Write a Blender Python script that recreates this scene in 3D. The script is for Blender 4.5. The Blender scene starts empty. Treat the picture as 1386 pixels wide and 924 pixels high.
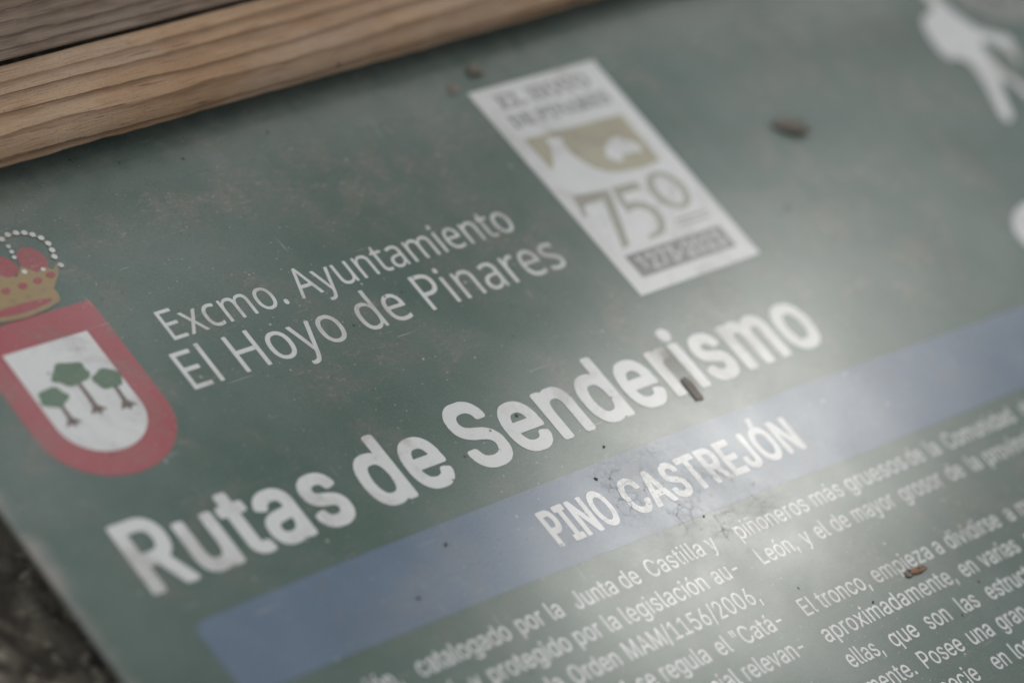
import bpy, bmesh, math, random, json
from mathutils import Vector, Matrix

# ------------------------------------------------------------------ camera, sky, light, exposure
S = bpy.context.scene
COL = S.collection
MM = 0.001

cam = bpy.data.cameras.new("camera")
cam.sensor_width = 36.0
cam.lens = 4200.0 * 36.0 / 1386.0
cam.clip_start = 0.02
cam.clip_end = 200.0
cam.dof.use_dof = True
cam.dof.aperture_fstop = 4.8
cam.dof.focus_distance = 0.775
cam.dof.aperture_blades = 9
camo = bpy.data.objects.new("camera", cam)
COL.objects.link(camo)
camo.matrix_world = Matrix(((0.710887, 0.243497, -0.659810, -0.527848),
                            (-0.594417, 0.709449, -0.378616, -0.302892),
                            (0.375910, 0.661355, 0.649077, 0.519262),
                            (0, 0, 0, 1)))
S.camera = camo
S.view_settings.view_transform = 'Standard'
S.view_settings.look = 'None'
S.view_settings.exposure = -0.12
S.view_settings.gamma = 1.0
S.view_settings.use_curve_mapping = False
S.cycles.use_denoising = True
S.cycles.max_bounces = 6

SUN_DIR = Vector((-0.35, 0.10, 0.93)).normalized()
sun = bpy.data.lights.new("sun", 'SUN')
sun.energy = 0.6
sun.angle = math.radians(35)
sun.color = (1.0, 0.96, 0.90)
suno = bpy.data.objects.new("sun", sun)
COL.objects.link(suno)
suno.rotation_euler = SUN_DIR.to_track_quat('Z', 'Y').to_euler()
suno.location = SUN_DIR * 3

world = bpy.data.worlds.new("World")
S.world = world
world.use_nodes = True


def refl(u, v):
    """direction in the sky that the board mirrors to the camera at board point (u, v) mm"""
    p = Vector((u * MM, v * MM, 0))
    d = (p - camo.matrix_world.translation).normalized()
    return Vector((d.x, d.y, -d.z))


def sky():
    nt = world.node_tree
    nt.nodes.clear()
    N = lambda t: nt.nodes.new(t)
    out = N('ShaderNodeOutputWorld')
    tex = N('ShaderNodeTexSky')
    tex.sky_type = 'NISHITA'
    tex.sun_disc = False
    tex.sun_elevation = math.asin(SUN_DIR.z)
    tex.sun_rotation = math.atan2(SUN_DIR.x, SUN_DIR.y)
    tex.air_density = 1.0
    tex.dust_density = 2.0
    bg = N('ShaderNodeBackground')
    bg.inputs['Strength'].default_value = 0.12
    # overcast cloud layer: a grey ceiling with added bright and dark patches that make the board's sheen, seen by direction only
    co = N('ShaderNodeTexCoord')
    nz = N('ShaderNodeTexNoise')
    nz.inputs['Scale'].default_value = 11.0
    nz.inputs['Detail'].default_value = 5.0
    nz.inputs['Roughness'].default_value = 0.55
    nt.links.new(co.outputs['Generated'], nz.inputs['Vector'])
    mr = N('ShaderNodeMapRange')
    mr.inputs['From Min'].default_value = 0.38
    mr.inputs['From Max'].default_value = 0.66
    mr.inputs['To Min'].default_value = CLOUD_LO
    mr.inputs['To Max'].default_value = CLOUD_HI
    nt.links.new(nz.outputs['Fac'], mr.inputs['Value'])
    acc = mr.outputs['Result']
    for (u, v, deg, power) in SHEEN_PATCHES:
        d = refl(u, v)
        dot = N('ShaderNodeVectorMath'); dot.operation = 'DOT_PRODUCT'
        nrm = N('ShaderNodeVectorMath'); nrm.operation = 'NORMALIZE'
        nt.links.new(co.outputs['Generated'], nrm.inputs[0])
        nt.links.new(nrm.outputs[0], dot.inputs[0])
        dot.inputs[1].default_value = d
        a = N('ShaderNodeMath'); a.operation = 'SUBTRACT'
        nt.links.new(dot.outputs['Value'], a.inputs[0]); a.inputs[1].default_value = 1.0
        m = N('ShaderNodeMath'); m.operation = 'MULTIPLY'
        nt.links.new(a.outputs[0], m.inputs[0])
        m.inputs[1].default_value = 1.0 / (1 - math.cos(math.radians(deg)))
        e = N('ShaderNodeMath'); e.operation = 'EXPONENT'
        nt.links.new(m.outputs[0], e.inputs[0])
        p = N('ShaderNodeMath'); p.operation = 'MULTIPLY_ADD'
        nt.links.new(e.outputs[0], p.inputs[0]); p.inputs[1].default_value = power
        nt.links.new(acc, p.inputs[2])
        acc = p.outputs[0]
    mx = N('ShaderNodeMath'); mx.operation = 'MAXIMUM'
    nt.links.new(acc, mx.inputs[0]); mx.inputs[1].default_value = 0.3
    col = N('ShaderNodeVectorMath'); col.operation = 'SCALE'
    tint = N('ShaderNodeMapRange')
    for k, v in (('From Min', 8.0), ('From Max', 45.0)): tint.inputs[k].default_value = v
    nt.links.new(mx.outputs[0], tint.inputs['Value'])
    hue = N('ShaderNodeMix'); hue.data_type = 'RGBA'
    hue.inputs['A'].default_value = (0.955, 0.985, 1.0, 1)
    hue.inputs['B'].default_value = (1.0, 0.972, 0.92, 1)
    nt.links.new(tint.outputs['Result'], hue.inputs['Factor'])
    nt.links.new(hue.outputs['Result'], col.inputs[0])
    nt.links.new(mx.outputs[0], col.inputs['Scale'])
    mix = N('ShaderNodeMix'); mix.data_type = 'RGBA'
    mix.inputs['Factor'].default_value = 0.88
    nt.links.new(tex.outputs['Color'], mix.inputs['A'])
    nt.links.new(col.outputs[0], mix.inputs['B'])
    nt.links.new(mix.outputs['Result'], bg.inputs['Color'])
    nt.links.new(bg.outputs[0], out.inputs['Surface'])


CLOUD_LO, CLOUD_HI = 3.9, 6.4
#         board u, v (mm) whose mirror direction gets an added bright or dark sky patch; half width deg; brightness
SHEEN_PATCHES = [(60, -10, 14.0, 3.0),
         (16, -67, 1.8, 320.0), (28, -50, 1.8, 40.0), (30, -30, 1.5, 12.0), (62, -28, 1.8, 16.0), (32, -92, 1.8, 40.0), (4, -58, 1.5, 22.0),
         (90, -22, 1.9, 29.0), (128, -8, 2.2, 15.0), (110, -43, 1.6, 11.0),
         (-76, 79, 2.2, 13.0), (-134, 22, 2.4, 16.0), (-118, -22, 2.2, 9.0), (134, 49, 2.0, 6.0), (8, -115, 2.0, 13.0), (-20, -74, 1.5, 10.0),
         (-27, 13, 2.0, -6.0), (-73, 0, 2.0, -7.0), (44, 51, 1.8, -3.0), (214, 43, 2.5, -9.0), (99, -78, 1.8, -12.0),
         (59, -131, 1.5, -4.0), (-130, -46, 2.2, -8.0), (-63, -78, 2.0, -5.0)]
sky()


# ------------------------------------------------------------------ helpers
def tag(o, label=None, cat=None, group=None, kind=None):
    if label: o['label'] = label
    if cat: o['category'] = cat
    if group: o['group'] = group
    if kind: o['kind'] = kind
    return o


def link(name, me, mat=None, parent=None):
    o = bpy.data.objects.new(name, me)
    COL.objects.link(o)
    if mat: me.materials.append(mat)
    if parent: o.parent = parent
    return o


def smooth(me):
    for p in me.polygons: p.use_smooth = True


def curve_mesh(contours, offset=0.0):
    """fill closed 2D contours (mm) -> mesh in the XY plane (m); nested contours make holes"""
    cu = bpy.data.curves.new("tmp", 'CURVE')
    cu.dimensions = '2D'
    cu.fill_mode = 'FRONT'
    cu.offset = offset * MM
    for c in contours:
        sp = cu.splines.new('POLY')
        sp.points.add(len(c) - 1)
        for i, (x, y) in enumerate(c):
            sp.points[i].co = (x * MM, y * MM, 0, 1)
        sp.use_cyclic_u = True
    o = bpy.data.objects.new("tmp", cu)
    COL.objects.link(o)
    dg = bpy.context.evaluated_depsgraph_get()
    me = bpy.data.meshes.new_from_object(o.evaluated_get(dg))
    bpy.data.objects.remove(o)
    bpy.data.curves.remove(cu)
    for v in me.vertices: v.co.z = 0
    bm = bmesh.new(); bm.from_mesh(me)
    bmesh.ops.remove_doubles(bm, verts=bm.verts, dist=1e-7)
    for f in bm.faces:
        if f.normal.z < 0: f.normal_flip()
    bm.to_mesh(me); bm.free()
    me.materials.clear()
    return me


def join(meshes):
    bm = bmesh.new()
    for m in meshes: bm.from_mesh(m)
    me = bpy.data.meshes.new("print")
    bm.to_mesh(me); bm.free()
    for m in meshes: bpy.data.meshes.remove(m)
    return me


LAYER = 0.05


def ink(name, contours, mat, parent, layer=1, offset=0.0, label=None):
    me = curve_mesh(contours, offset)
    for v in me.vertices: v.co.z = layer * LAYER * MM
    o = link(name, me, mat, parent)
    if label: o['label'] = label
    return o


GLYPH_DATA = (
    '{"title":{"S":[667,[12,260,13,226,28,146,58,73,102,13,142,-18,189,-41,216,-50,262,-57,363,-57,429,-41,483,-14,536,39,554,66,576,111,590,153,599,213,59'
    '8,353,583,406,554,466,536,494,503,526,476,547,436,571,336,607,289,618,229,649,202,677,186,733,186,746,194,786,211,820,224,833,236,843,262,854,316,861,'
    '349,856,376,848,408,820,417,806,431,773,436,731,442,719,456,708,476,703,549,703,569,708,582,719,592,740,592,793,583,840,569,882,541,940,516,973,496,99'
    '3,462,1018,418,1040,382,1050,236,1049,189,1034,169,1024,142,1006,101,966,71,920,51,880,42,853,33,813,32,766,26,740,27,720,32,700,33,660,48,600,71,553,'
    '89,526,121,493,162,462,229,428,256,419,302,408,376,381,402,364,427,340,444,300,446,266,437,226,423,190,396,161,382,152,329,137,296,137,236,152,208,173'
    ',188,206,167,286,156,300,145,306,122,310,42,307,29,300,18,286]],"a":[588,[2,253,3,153,11,113,25,71,52,19,91,-20,119,-38,172,-56,239,-57,292,-48,319,-3'
    '9,352,-20,379,-35,399,-37,465,-36,479,-32,492,-20,500,-7,502,13,501,573,496,593,493,620,479,662,465,689,445,720,405,760,352,787,312,796,225,796,185,78'
    '7,132,764,105,746,72,713,54,686,34,646,16,593,18,560,32,539,112,499,125,497,139,499,159,513,185,569,207,593,252,609,285,609,315,600,332,583,348,526,34'
    '8,500,345,493,339,490,312,483,205,469,145,454,99,431,72,413,38,373,27,353,11,306],[156,200,169,253,179,265,192,275,205,281,239,289,265,290,325,303,339'
    ',303,347,300,348,246,335,200,316,166,292,145,279,138,239,130,219,130,192,138,179,147,168,160]],"d":[636,[7,441,7,294,13,267,14,234,20,214,21,194,29,16'
    '1,50,98,72,54,97,20,136,-19,190,-47,237,-56,297,-56,344,-47,377,-31,397,-16,404,-18,424,-37,444,-43,517,-42,530,-37,544,-27,551,-13,554,7,554,987,550,'
    '1010,537,1027,524,1035,510,1037,437,1037,417,1028,405,1014,400,994,400,781,397,760,350,786,337,790,310,791,284,797,244,797,224,791,197,788,161,774,130'
    ',754,97,721,65,674,52,647,29,581,14,514,13,474],[160,354,161,394,166,414,167,454,174,487,195,554,212,581,227,594,257,604,310,604,337,592,357,570,372,5'
    '41,381,514,393,461,394,427,400,401,400,341,394,321,393,281,385,241,374,207,355,167,337,150,324,142,284,131,244,139,224,150,200,181,176,247,167,287,166'
    ',327]],"e":[608,[7,434,7,294,13,267,14,234,29,167,49,107,65,74,96,27,130,-6,164,-31,210,-47,257,-56,337,-56,377,-47,417,-31,444,-13,484,27,502,54,528,'
    '107,539,147,539,187,535,201,524,214,457,242,437,244,417,242,396,227,375,174,368,161,357,150,337,139,310,131,277,131,237,144,217,156,206,167,182,214,16'
    '7,274,169,287,177,290,517,291,537,300,548,314,553,334,553,401,547,427,546,501,531,581,511,641,495,674,457,727,444,741,410,765,384,779,357,788,310,797,'
    '264,797,237,791,217,790,170,775,157,768,130,747,104,721,79,687,52,641,36,594,21,534,14,501,13,467],[169,481,180,521,194,554,217,586,244,602,284,607,31'
    '7,603,337,592,350,580,367,554,385,501,387,481,384,472,370,471,184,471,170,473]],"n":[616,[32,737,32,10,37,-17,49,-30,69,-39,142,-40,155,-38,169,-30,18'
    '2,-12,185,10,185,450,191,477,192,503,204,543,218,570,235,590,249,598,282,606,295,607,329,598,341,590,349,580,363,550,372,517,373,490,378,470,379,10,38'
    '1,-10,395,-30,415,-39,489,-40,509,-35,527,-17,532,3,532,530,526,557,523,597,510,650,494,690,463,737,443,757,402,782,369,793,262,793,229,782,189,760,18'
    '2,762,169,777,149,786,69,786,55,781,42,770,34,757]],"o":[623,[7,434,7,294,13,267,14,234,29,167,49,107,65,74,96,27,130,-7,164,-31,204,-47,250,-56,324,-'
    '56,370,-47,410,-31,458,7,502,67,524,112,538,154,553,214,554,234,559,254,561,327,566,347,567,381,561,407,560,474,554,501,553,527,531,607,510,657,484,70'
    '1,437,748,404,772,364,788,330,791,304,797,264,797,237,791,217,790,184,779,150,761,110,728,83,694,59,654,28,567,14,501,13,467],[160,354,161,394,166,414'
    ',167,447,174,481,189,534,211,574,230,592,257,604,317,604,344,592,361,574,385,527,400,474,407,427,407,301,392,234,381,201,361,167,337,144,290,131,277,1'
    '31,244,139,224,150,206,174,192,201,176,247,167,287,166,327]],"s":[554,[9,174,18,121,31,81,48,47,65,21,99,-13,126,-31,159,-47,212,-56,299,-56,339,-47,3'
    '86,-24,412,-6,432,13,457,47,487,114,496,167,495,261,480,321,464,354,446,381,432,395,419,408,392,425,346,448,286,468,219,486,192,505,183,527,182,561,18'
    '6,574,206,598,232,610,279,610,306,599,317,587,324,574,341,527,352,514,366,506,386,505,452,526,466,534,479,547,487,561,488,581,473,641,457,681,432,721,'
    '386,765,332,788,286,797,226,797,206,791,179,788,152,779,112,754,72,714,45,667,31,627,23,587,22,494,30,454,41,421,72,367,106,334,159,302,206,286,279,26'
    '9,319,252,331,234,336,214,335,187,323,161,306,143,272,131,232,131,206,139,192,147,179,164,169,187,160,221,153,234,139,245,119,250,46,228,32,221,14,201'
    ']],"u":[616,[32,733,32,207,38,180,40,153,54,93,71,53,89,26,135,-20,169,-38,202,-49,269,-50,295,-44,315,-43,375,-16,382,-18,395,-34,415,-43,489,-43,509'
    ',-38,527,-20,532,0,532,733,527,760,515,774,495,783,422,783,409,781,395,774,382,756,379,733,379,300,373,273,372,247,357,193,342,168,329,156,309,145,275'
    ',142,242,145,222,158,201,193,186,267,185,733,182,756,169,774,149,783,69,783,55,778,42,767,34,753]],"R":[668,[45,990,45,10,45,-3,50,-17,66,-32,86,-38,1'
    '73,-37,186,-32,199,-20,205,-10,207,3,208,343,213,347,219,349,299,349,313,344,316,337,434,23,455,-23,466,-32,486,-38,586,-38,606,-32,617,-23,625,-10,62'
    '7,3,625,17,483,390,491,403,537,450,555,477,578,530,593,583,594,603,600,623,600,757,594,783,593,803,571,870,548,917,530,943,476,997,426,1022,373,1037,7'
    '9,1037,66,1032,53,1020,47,1010],[207,557,208,843,213,847,219,849,339,848,366,841,386,830,406,810,423,777,438,703,438,677,429,637,423,610,406,577,393,5'
    '62,379,553,326,538,219,538,213,539,208,543]],"i":[280,[32,737,33,-3,42,-23,60,-35,80,-38,160,-37,173,-32,185,-23,192,-10,195,3,194,750,185,770,167,782'
    ',153,785,73,785,53,779,42,770,35,757],[19,963,20,923,31,890,47,865,67,845,80,838,133,835,153,841,191,877,206,903,214,950,206,997,191,1023,160,1055,147'
    ',1062,93,1065,80,1062,67,1055,38,1023,21,983]],"m":[889,[34,737,34,10,37,-10,44,-23,55,-32,69,-37,155,-38,169,-35,179,-30,189,-20,194,-10,197,10,197,5'
    '03,212,557,222,577,242,597,255,605,269,609,295,602,316,583,333,550,335,523,340,503,341,10,343,-10,349,-20,358,-30,369,-35,382,-38,462,-37,475,-32,487,'
    '-23,494,-10,497,3,497,463,503,490,504,523,512,557,534,590,555,605,575,609,595,604,617,590,632,563,640,537,641,10,643,-10,655,-28,675,-37,762,-38,775,-'
    '35,789,-28,798,-17,803,3,803,563,797,590,796,610,781,663,765,697,740,730,709,761,682,779,662,789,615,798,575,797,535,786,489,761,442,715,420,737,402,7'
    '62,389,773,355,789,315,798,282,797,249,789,215,773,195,757,189,758,173,777,155,784,69,784,55,779,42,767,37,757]],"r":[406,[34,737,35,-3,44,-23,62,-35,'
    '82,-38,162,-37,175,-32,187,-23,194,-10,197,3,199,503,212,543,222,563,249,590,282,602,295,602,315,596,335,596,349,601,362,613,368,623,370,637,369,757,3'
    '65,770,355,781,342,789,329,791,255,791,222,779,195,762,189,760,173,777,155,784,75,785,55,779,44,770,37,757]],"t":[363,[-29,735,-29,649,-23,629,-14,618'
    ',-1,610,46,606,50,602,51,595,51,142,67,69,77,49,99,17,132,-16,166,-34,212,-46,266,-45,299,-37,312,-29,324,-18,333,2,318,109,306,127,286,141,266,143,23'
    '9,137,226,142,220,149,214,169,214,595,215,602,219,606,292,610,306,618,315,629,320,649,320,742,318,755,310,769,292,781,226,783,219,785,215,789,214,922,'
    '208,942,199,953,186,961,172,963,92,963,79,961,66,953,57,942,52,929,50,789,46,785,39,783,6,783,-11,775,-21,766,-26,755]]},"band":{"A":[621,[-16,10,-15,'
    '-3,-10,-17,-3,-25,10,-33,23,-36,103,-36,123,-30,132,-23,140,-10,191,230,197,241,210,244,377,244,384,243,390,237,429,70,431,50,446,-10,455,-23,463,-30,'
    '477,-35,563,-36,583,-30,592,-23,600,-10,602,10,584,77,568,157,551,223,535,303,517,370,502,450,484,517,468,597,451,663,448,683,417,810,382,977,370,1017'
    ',363,1025,350,1033,330,1036,243,1035,230,1030,221,1023,206,997],[236,437,283,659,290,674,297,665,303,639,311,590,336,490,345,437,339,430,330,429,243,4'
    '30]],"C":[658,[13,564,13,424,19,397,20,357,26,330,27,304,49,217,76,144,112,77,137,44,172,8,206,-17,239,-33,299,-48,359,-49,399,-40,446,-17,472,2,526,5'
    '7,539,77,582,164,604,244,605,264,611,284,612,310,606,330,592,344,572,350,499,350,479,344,471,337,462,324,451,277,435,230,422,204,399,173,372,154,339,1'
    '43,312,143,279,154,252,175,230,204,205,250,187,304,172,364,171,397,165,417,165,584,171,604,172,637,187,697,200,737,226,790,246,817,268,837,299,853,312'
    ',857,339,857,366,850,399,827,422,797,435,770,451,724,462,677,471,664,479,657,499,651,572,651,586,654,601,664,611,684,612,710,596,790,573,857,546,910,5'
    '14,957,472,999,446,1017,399,1040,359,1050,312,1050,259,1040,206,1017,172,992,144,964,112,924,79,864,62,824,49,784,27,697,26,670,20,644,19,597]],"E":[5'
    '46,[37,990,37,10,40,-10,48,-23,56,-30,76,-36,450,-36,470,-33,483,-25,490,-17,496,3,495,117,490,130,477,143,456,149,203,149,196,150,190,157,190,404,196'
    ',410,203,411,430,411,450,416,463,430,468,443,469,550,468,563,463,577,450,590,436,595,203,596,196,597,190,603,189,837,190,844,196,850,450,851,470,856,4'
    '83,870,488,883,489,990,487,1010,478,1023,470,1030,450,1036,76,1036,63,1033,48,1023,40,1010]],"I":[402,[2,990,2,890,8,870,21,857,34,852,101,850,108,844'
    ',108,837,108,157,101,150,34,148,21,143,8,130,2,110,2,10,4,-10,13,-23,21,-30,41,-36,321,-36,341,-33,356,-23,366,-3,367,103,365,123,356,137,341,147,328,'
    '149,268,150,261,157,260,837,261,844,268,850,334,852,348,857,361,870,367,890,367,990,365,1010,356,1023,348,1030,328,1036,41,1036,28,1033,13,1023,4,1010'
    ']],"J":[519,[4,330,4,237,11,210,12,177,27,110,57,50,82,17,117,-16,164,-40,204,-48,244,-49,284,-41,310,-30,337,-12,391,44,414,90,427,130,443,197,443,99'
    '7,437,1017,424,1031,404,1036,330,1035,310,1025,303,1017,298,1004,298,304,291,270,289,224,283,197,268,164,249,144,237,138,224,136,210,140,197,148,181,1'
    '64,165,210,157,244,155,344,150,357,137,371,117,376,44,376,30,374,17,365,10,357,5,344]],"N":[674,[37,990,37,10,38,-3,43,-17,56,-30,70,-35,150,-36,163,-'
    '33,176,-25,183,-17,188,-3,189,563,190,578,196,588,222,530,246,463,336,243,346,210,436,-10,456,-30,470,-35,563,-36,583,-30,597,-17,602,-3,602,10,602,99'
    '0,602,1003,597,1017,583,1030,570,1035,490,1036,476,1033,463,1025,456,1017,451,1003,450,423,450,409,443,401,436,413,427,443,364,597,353,630,291,783,280'
    ',817,203,1010,183,1030,170,1035,70,1035,56,1030,43,1017,38,1003]],"O":[686,[13,564,13,424,19,397,20,357,26,330,27,304,49,217,76,144,112,77,144,37,172,'
    '8,206,-17,259,-40,306,-49,346,-49,392,-40,446,-17,479,8,508,37,539,77,576,144,596,197,624,310,625,337,632,364,632,430,638,457,638,544,632,570,632,630,'
    '625,657,624,690,604,777,582,837,546,910,501,970,452,1012,432,1024,392,1040,339,1050,306,1049,286,1043,259,1040,206,1017,166,986,144,964,112,924,76,857'
    ',56,804,27,697,26,670,20,644,19,597],[165,424,165,584,171,604,173,644,187,697,203,744,232,801,272,841,306,856,319,858,346,856,374,844,419,801,442,757,'
    '465,697,467,677,479,630,481,597,486,570,486,424,481,404,479,370,471,330,449,257,419,200,399,175,372,154,346,145,319,143,306,145,279,154,250,177,230,20'
    '4,206,244,187,304,173,357,171,397]],"P":[578,[37,990,38,-3,48,-23,63,-33,83,-36,156,-35,170,-30,178,-23,187,-10,189,3,190,324,196,330,203,331,330,331,'
    '363,340,396,356,423,375,463,416,490,457,507,497,528,583,529,630,536,663,536,710,529,737,528,783,507,870,477,930,458,957,423,992,396,1010,376,1020,316,'
    '1036,76,1036,63,1033,48,1023,40,1010],[189,530,190,844,196,850,290,851,323,843,334,837,348,823,359,803,376,757,384,717,384,650,376,610,362,570,352,550'
    ',341,537,330,527,310,518,196,516,190,523]],"R":[583,[37,990,37,10,38,-3,43,-17,56,-30,70,-35,83,-36,156,-35,170,-30,183,-17,188,-3,189,10,190,343,196,'
    '350,263,351,270,349,276,341,396,-17,410,-30,430,-36,516,-36,536,-30,545,-23,553,-10,555,17,429,390,432,403,472,443,493,477,520,550,535,630,535,757,529'
    ',777,528,797,513,857,504,883,472,943,416,999,376,1020,330,1035,70,1035,56,1030,43,1017,38,1003],[189,550,190,844,196,850,290,851,303,849,330,840,354,8'
    '17,366,797,384,730,384,657,376,623,359,577,343,559,330,550,316,544,283,536,196,536,190,543]],"S":[580,[11,260,11,226,26,153,40,113,70,53,130,-9,163,-3'
    '1,196,-44,243,-53,310,-53,376,-34,416,-9,465,40,483,66,504,106,528,186,529,226,536,253,536,293,529,326,528,360,520,393,500,440,465,493,430,528,397,553'
    ',316,593,290,603,230,635,194,673,176,733,176,746,184,786,190,802,210,837,250,859,276,862,310,856,327,846,341,833,354,813,362,793,370,768,373,740,381,7'
    '26,396,713,416,707,490,708,503,713,517,726,522,746,522,806,507,866,490,906,456,960,445,973,410,1006,363,1033,323,1046,230,1046,216,1043,190,1033,150,1'
    '013,96,962,76,933,56,893,38,840,31,800,31,673,31,660,46,600,66,560,95,520,121,493,176,453,316,386,347,366,356,357,371,333,384,293,384,253,369,200,350,'
    '169,330,150,310,141,270,133,230,145,203,163,177,206,169,233,168,253,160,280,152,293,143,300,123,306,50,306,36,303,23,295,16,286,11,273]],"T":[583,[2,9'
    '90,3,883,8,870,21,857,42,851,188,850,195,843,197,-3,207,-23,215,-30,228,-35,302,-36,322,-33,335,-25,342,-17,348,3,348,843,354,850,362,851,502,851,515,'
    '853,528,862,538,877,541,890,541,990,538,1010,530,1023,522,1030,502,1036,42,1036,28,1033,13,1023,5,1010]],"Ó":[686,[13,564,13,424,19,397,20,357,26,330,'
    '27,304,49,217,79,137,112,77,144,37,170,10,206,-17,259,-40,306,-49,352,-48,412,-33,446,-16,479,8,501,30,539,77,576,144,602,217,617,277,624,310,625,337,'
    '632,364,632,430,638,457,638,544,632,570,632,630,625,657,624,690,604,777,582,837,546,910,499,972,446,1017,392,1040,364,1044,347,1050,354,1057,372,1063,'
    '386,1077,462,1264,465,1284,462,1304,454,1317,446,1324,426,1330,352,1330,332,1324,319,1310,309,1290,260,1117,261,1090,266,1077,279,1063,297,1057,304,10'
    '50,288,1044,259,1040,205,1017,150,970,112,924,76,857,49,784,27,697,26,670,20,644,19,597],[165,424,165,584,171,604,173,644,187,697,203,744,232,801,272,'
    '841,306,856,319,858,346,856,374,844,419,801,442,757,465,697,467,677,479,630,481,597,486,570,486,424,481,404,479,370,471,330,449,257,419,200,399,175,37'
    '2,154,346,145,319,143,306,145,279,154,250,177,230,204,206,244,187,304,173,357,171,397]]},"text":{"\\"":[515,[100,983,100,874,109,838,110,629,115,619,12'
    '4,615,197,615,206,619,210,629,211,747,220,783,220,992,215,1001,206,1006,124,1007,106,1001],[282,983,282,838,291,801,292,629,297,619,306,615,379,615,38'
    '8,619,393,638,393,774,402,810,401,992,397,1001,388,1006,306,1007,288,1001]],",":[305,[49,-212,55,-240,73,-245,127,-244,137,-240,147,-221,159,-176,161,'
    '-149,177,-94,188,-21,205,33,207,60,223,115,223,133,218,142,209,147,109,147,100,142,96,133,94,106,86,88,85,33,77,15,75,-40,68,-58,66,-112,59,-130,57,-1'
    '85]],"-":[723,[169,464,170,374,175,364,184,360,520,359,538,364,543,374,543,474,538,483,529,487,193,488,175,483]],".":[305,[68,96,68,59,82,23,109,-5,13'
    '7,-18,164,-18,192,-4,210,14,232,59,232,96,210,150,191,169,155,182,119,173,100,160,81,132]],"/":[402,[13,-136,18,-155,27,-159,109,-159,118,-155,132,-11'
    '8,133,-91,150,-36,161,36,177,91,188,164,204,218,206,245,222,300,233,373,250,427,261,500,277,555,288,627,304,682,315,755,332,809,343,882,377,1018,377,1'
    '045,372,1055,363,1059,281,1059,272,1055,268,1045,259,1009,257,982,250,964,248,936,213,800,202,727,186,673,175,600,159,545,148,473,131,418,120,345,104,'
    '291,93,218,77,164,75,136,59,82,48,9,31,-45,30,-73]],"0":[723,[65,592,65,410,73,382,75,319,82,301,93,228,138,119,189,45,234,9,252,0,325,-23,398,-22,462'
    ',0,516,37,527,55,553,82,593,155,621,237,623,264,630,282,632,319,639,337,641,401,649,428,649,573,641,601,640,655,632,682,630,719,612,792,590,846,543,92'
    '9,489,983,425,1014,398,1016,380,1023,334,1023,316,1016,289,1014,225,983,161,919,121,846,93,764,91,737,75,673,73,619],[185,401,186,619,193,637,195,682,'
    '226,782,263,846,298,877,352,894,407,881,425,872,451,846,488,782,519,673,521,628,528,610,529,401,521,373,519,328,512,310,510,282,488,219,451,155,425,13'
    '0,407,120,352,106,316,116,292,128,254,164,223,228,195,319,193,364,186,382]],"1":[723,[110,95,111,5,115,-5,125,-9,597,-10,615,-5,620,5,621,95,615,114,5'
    '97,119,452,119,442,123,439,132,439,986,434,1005,425,1009,325,1010,288,996,206,915,179,897,134,851,129,841,129,714,134,704,143,701,152,705,206,757,225,'
    '768,306,847,315,848,318,841,319,141,316,123,306,119,125,118,115,114]],"2":[723,[91,732,92,714,96,704,105,700,187,699,205,704,210,714,212,759,225,795,2'
    '51,847,272,868,308,886,324,890,387,889,433,866,460,838,486,786,491,768,490,686,478,643,442,571,404,514,96,105,91,86,91,14,96,-5,114,-10,596,-10,614,-5'
    ',620,14,620,95,615,114,605,118,287,119,263,123,263,132,289,168,315,195,506,450,560,541,583,586,610,695,611,768,597,832,579,877,551,923,487,987,451,100'
    '6,414,1018,305,1019,260,1006,196,968,169,942,141,905,122,868,101,805,99,759]],"3":[723,[59,246,69,182,78,155,118,82,173,27,201,9,255,-13,301,-23,382,-'
    '23,428,-13,464,0,510,27,565,82,611,164,623,210,624,346,614,392,592,446,537,519,482,556,419,578,382,580,376,582,376,592,438,673,530,810,547,828,575,873'
    ',592,892,597,910,597,982,592,1001,573,1006,119,1006,100,1001,95,982,95,901,100,882,110,878,401,877,426,873,417,846,355,764,245,601,241,582,242,492,246'
    ',482,255,478,355,476,416,455,454,428,486,382,503,337,504,246,486,192,455,148,419,125,346,106,319,114,292,116,246,139,210,176,189,219,187,246,173,265,1'
    '55,270,73,269,64,264]],"5":[723,[84,246,84,219,103,155,129,101,152,64,179,37,207,18,262,-10,298,-22,389,-23,435,-10,489,18,562,92,590,146,612,201,614,'
    '228,622,255,621,401,594,492,571,537,553,565,490,628,425,660,380,662,362,668,344,662,307,660,280,651,235,625,225,627,222,637,231,673,232,746,240,773,24'
    '1,846,252,873,271,877,571,878,580,882,585,901,585,982,580,1001,562,1006,162,1006,143,1001,138,982,137,928,129,901,128,828,120,801,119,728,111,701,111,'
    '637,102,601,102,537,94,510,98,492,144,478,207,478,244,504,307,531,371,531,398,522,435,499,451,482,489,416,502,364,502,273,480,203,451,155,435,139,407,'
    '124,353,107,298,120,262,139,245,155,235,167,216,203,198,264,180,270,98,269,89,264]],"6":[723,[90,364,91,255,98,237,100,210,122,146,149,92,177,55,250,0'
    ',314,-22,405,-22,441,-10,495,18,550,73,569,101,609,192,611,219,619,246,618,382,611,401,609,428,597,464,569,519,541,555,523,574,495,592,459,611,423,623'
    ',323,623,318,628,337,673,506,973,509,992,505,1001,486,1006,405,1006,386,1001,308,864,158,582,109,455],[210,273,211,364,229,419,252,455,286,490,314,503'
    ',359,512,395,503,420,492,466,446,486,407,498,373,500,328,506,310,500,292,498,246,489,219,459,158,441,139,410,119,368,106,332,107,289,128,237,182,211,2'
    '55]],"7":[723,[88,986,88,895,93,886,102,882,466,881,490,877,491,868,477,832,366,553,346,514,175,80,156,41,144,5,147,-5,157,-9,257,-9,266,-5,285,32,625'
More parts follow.
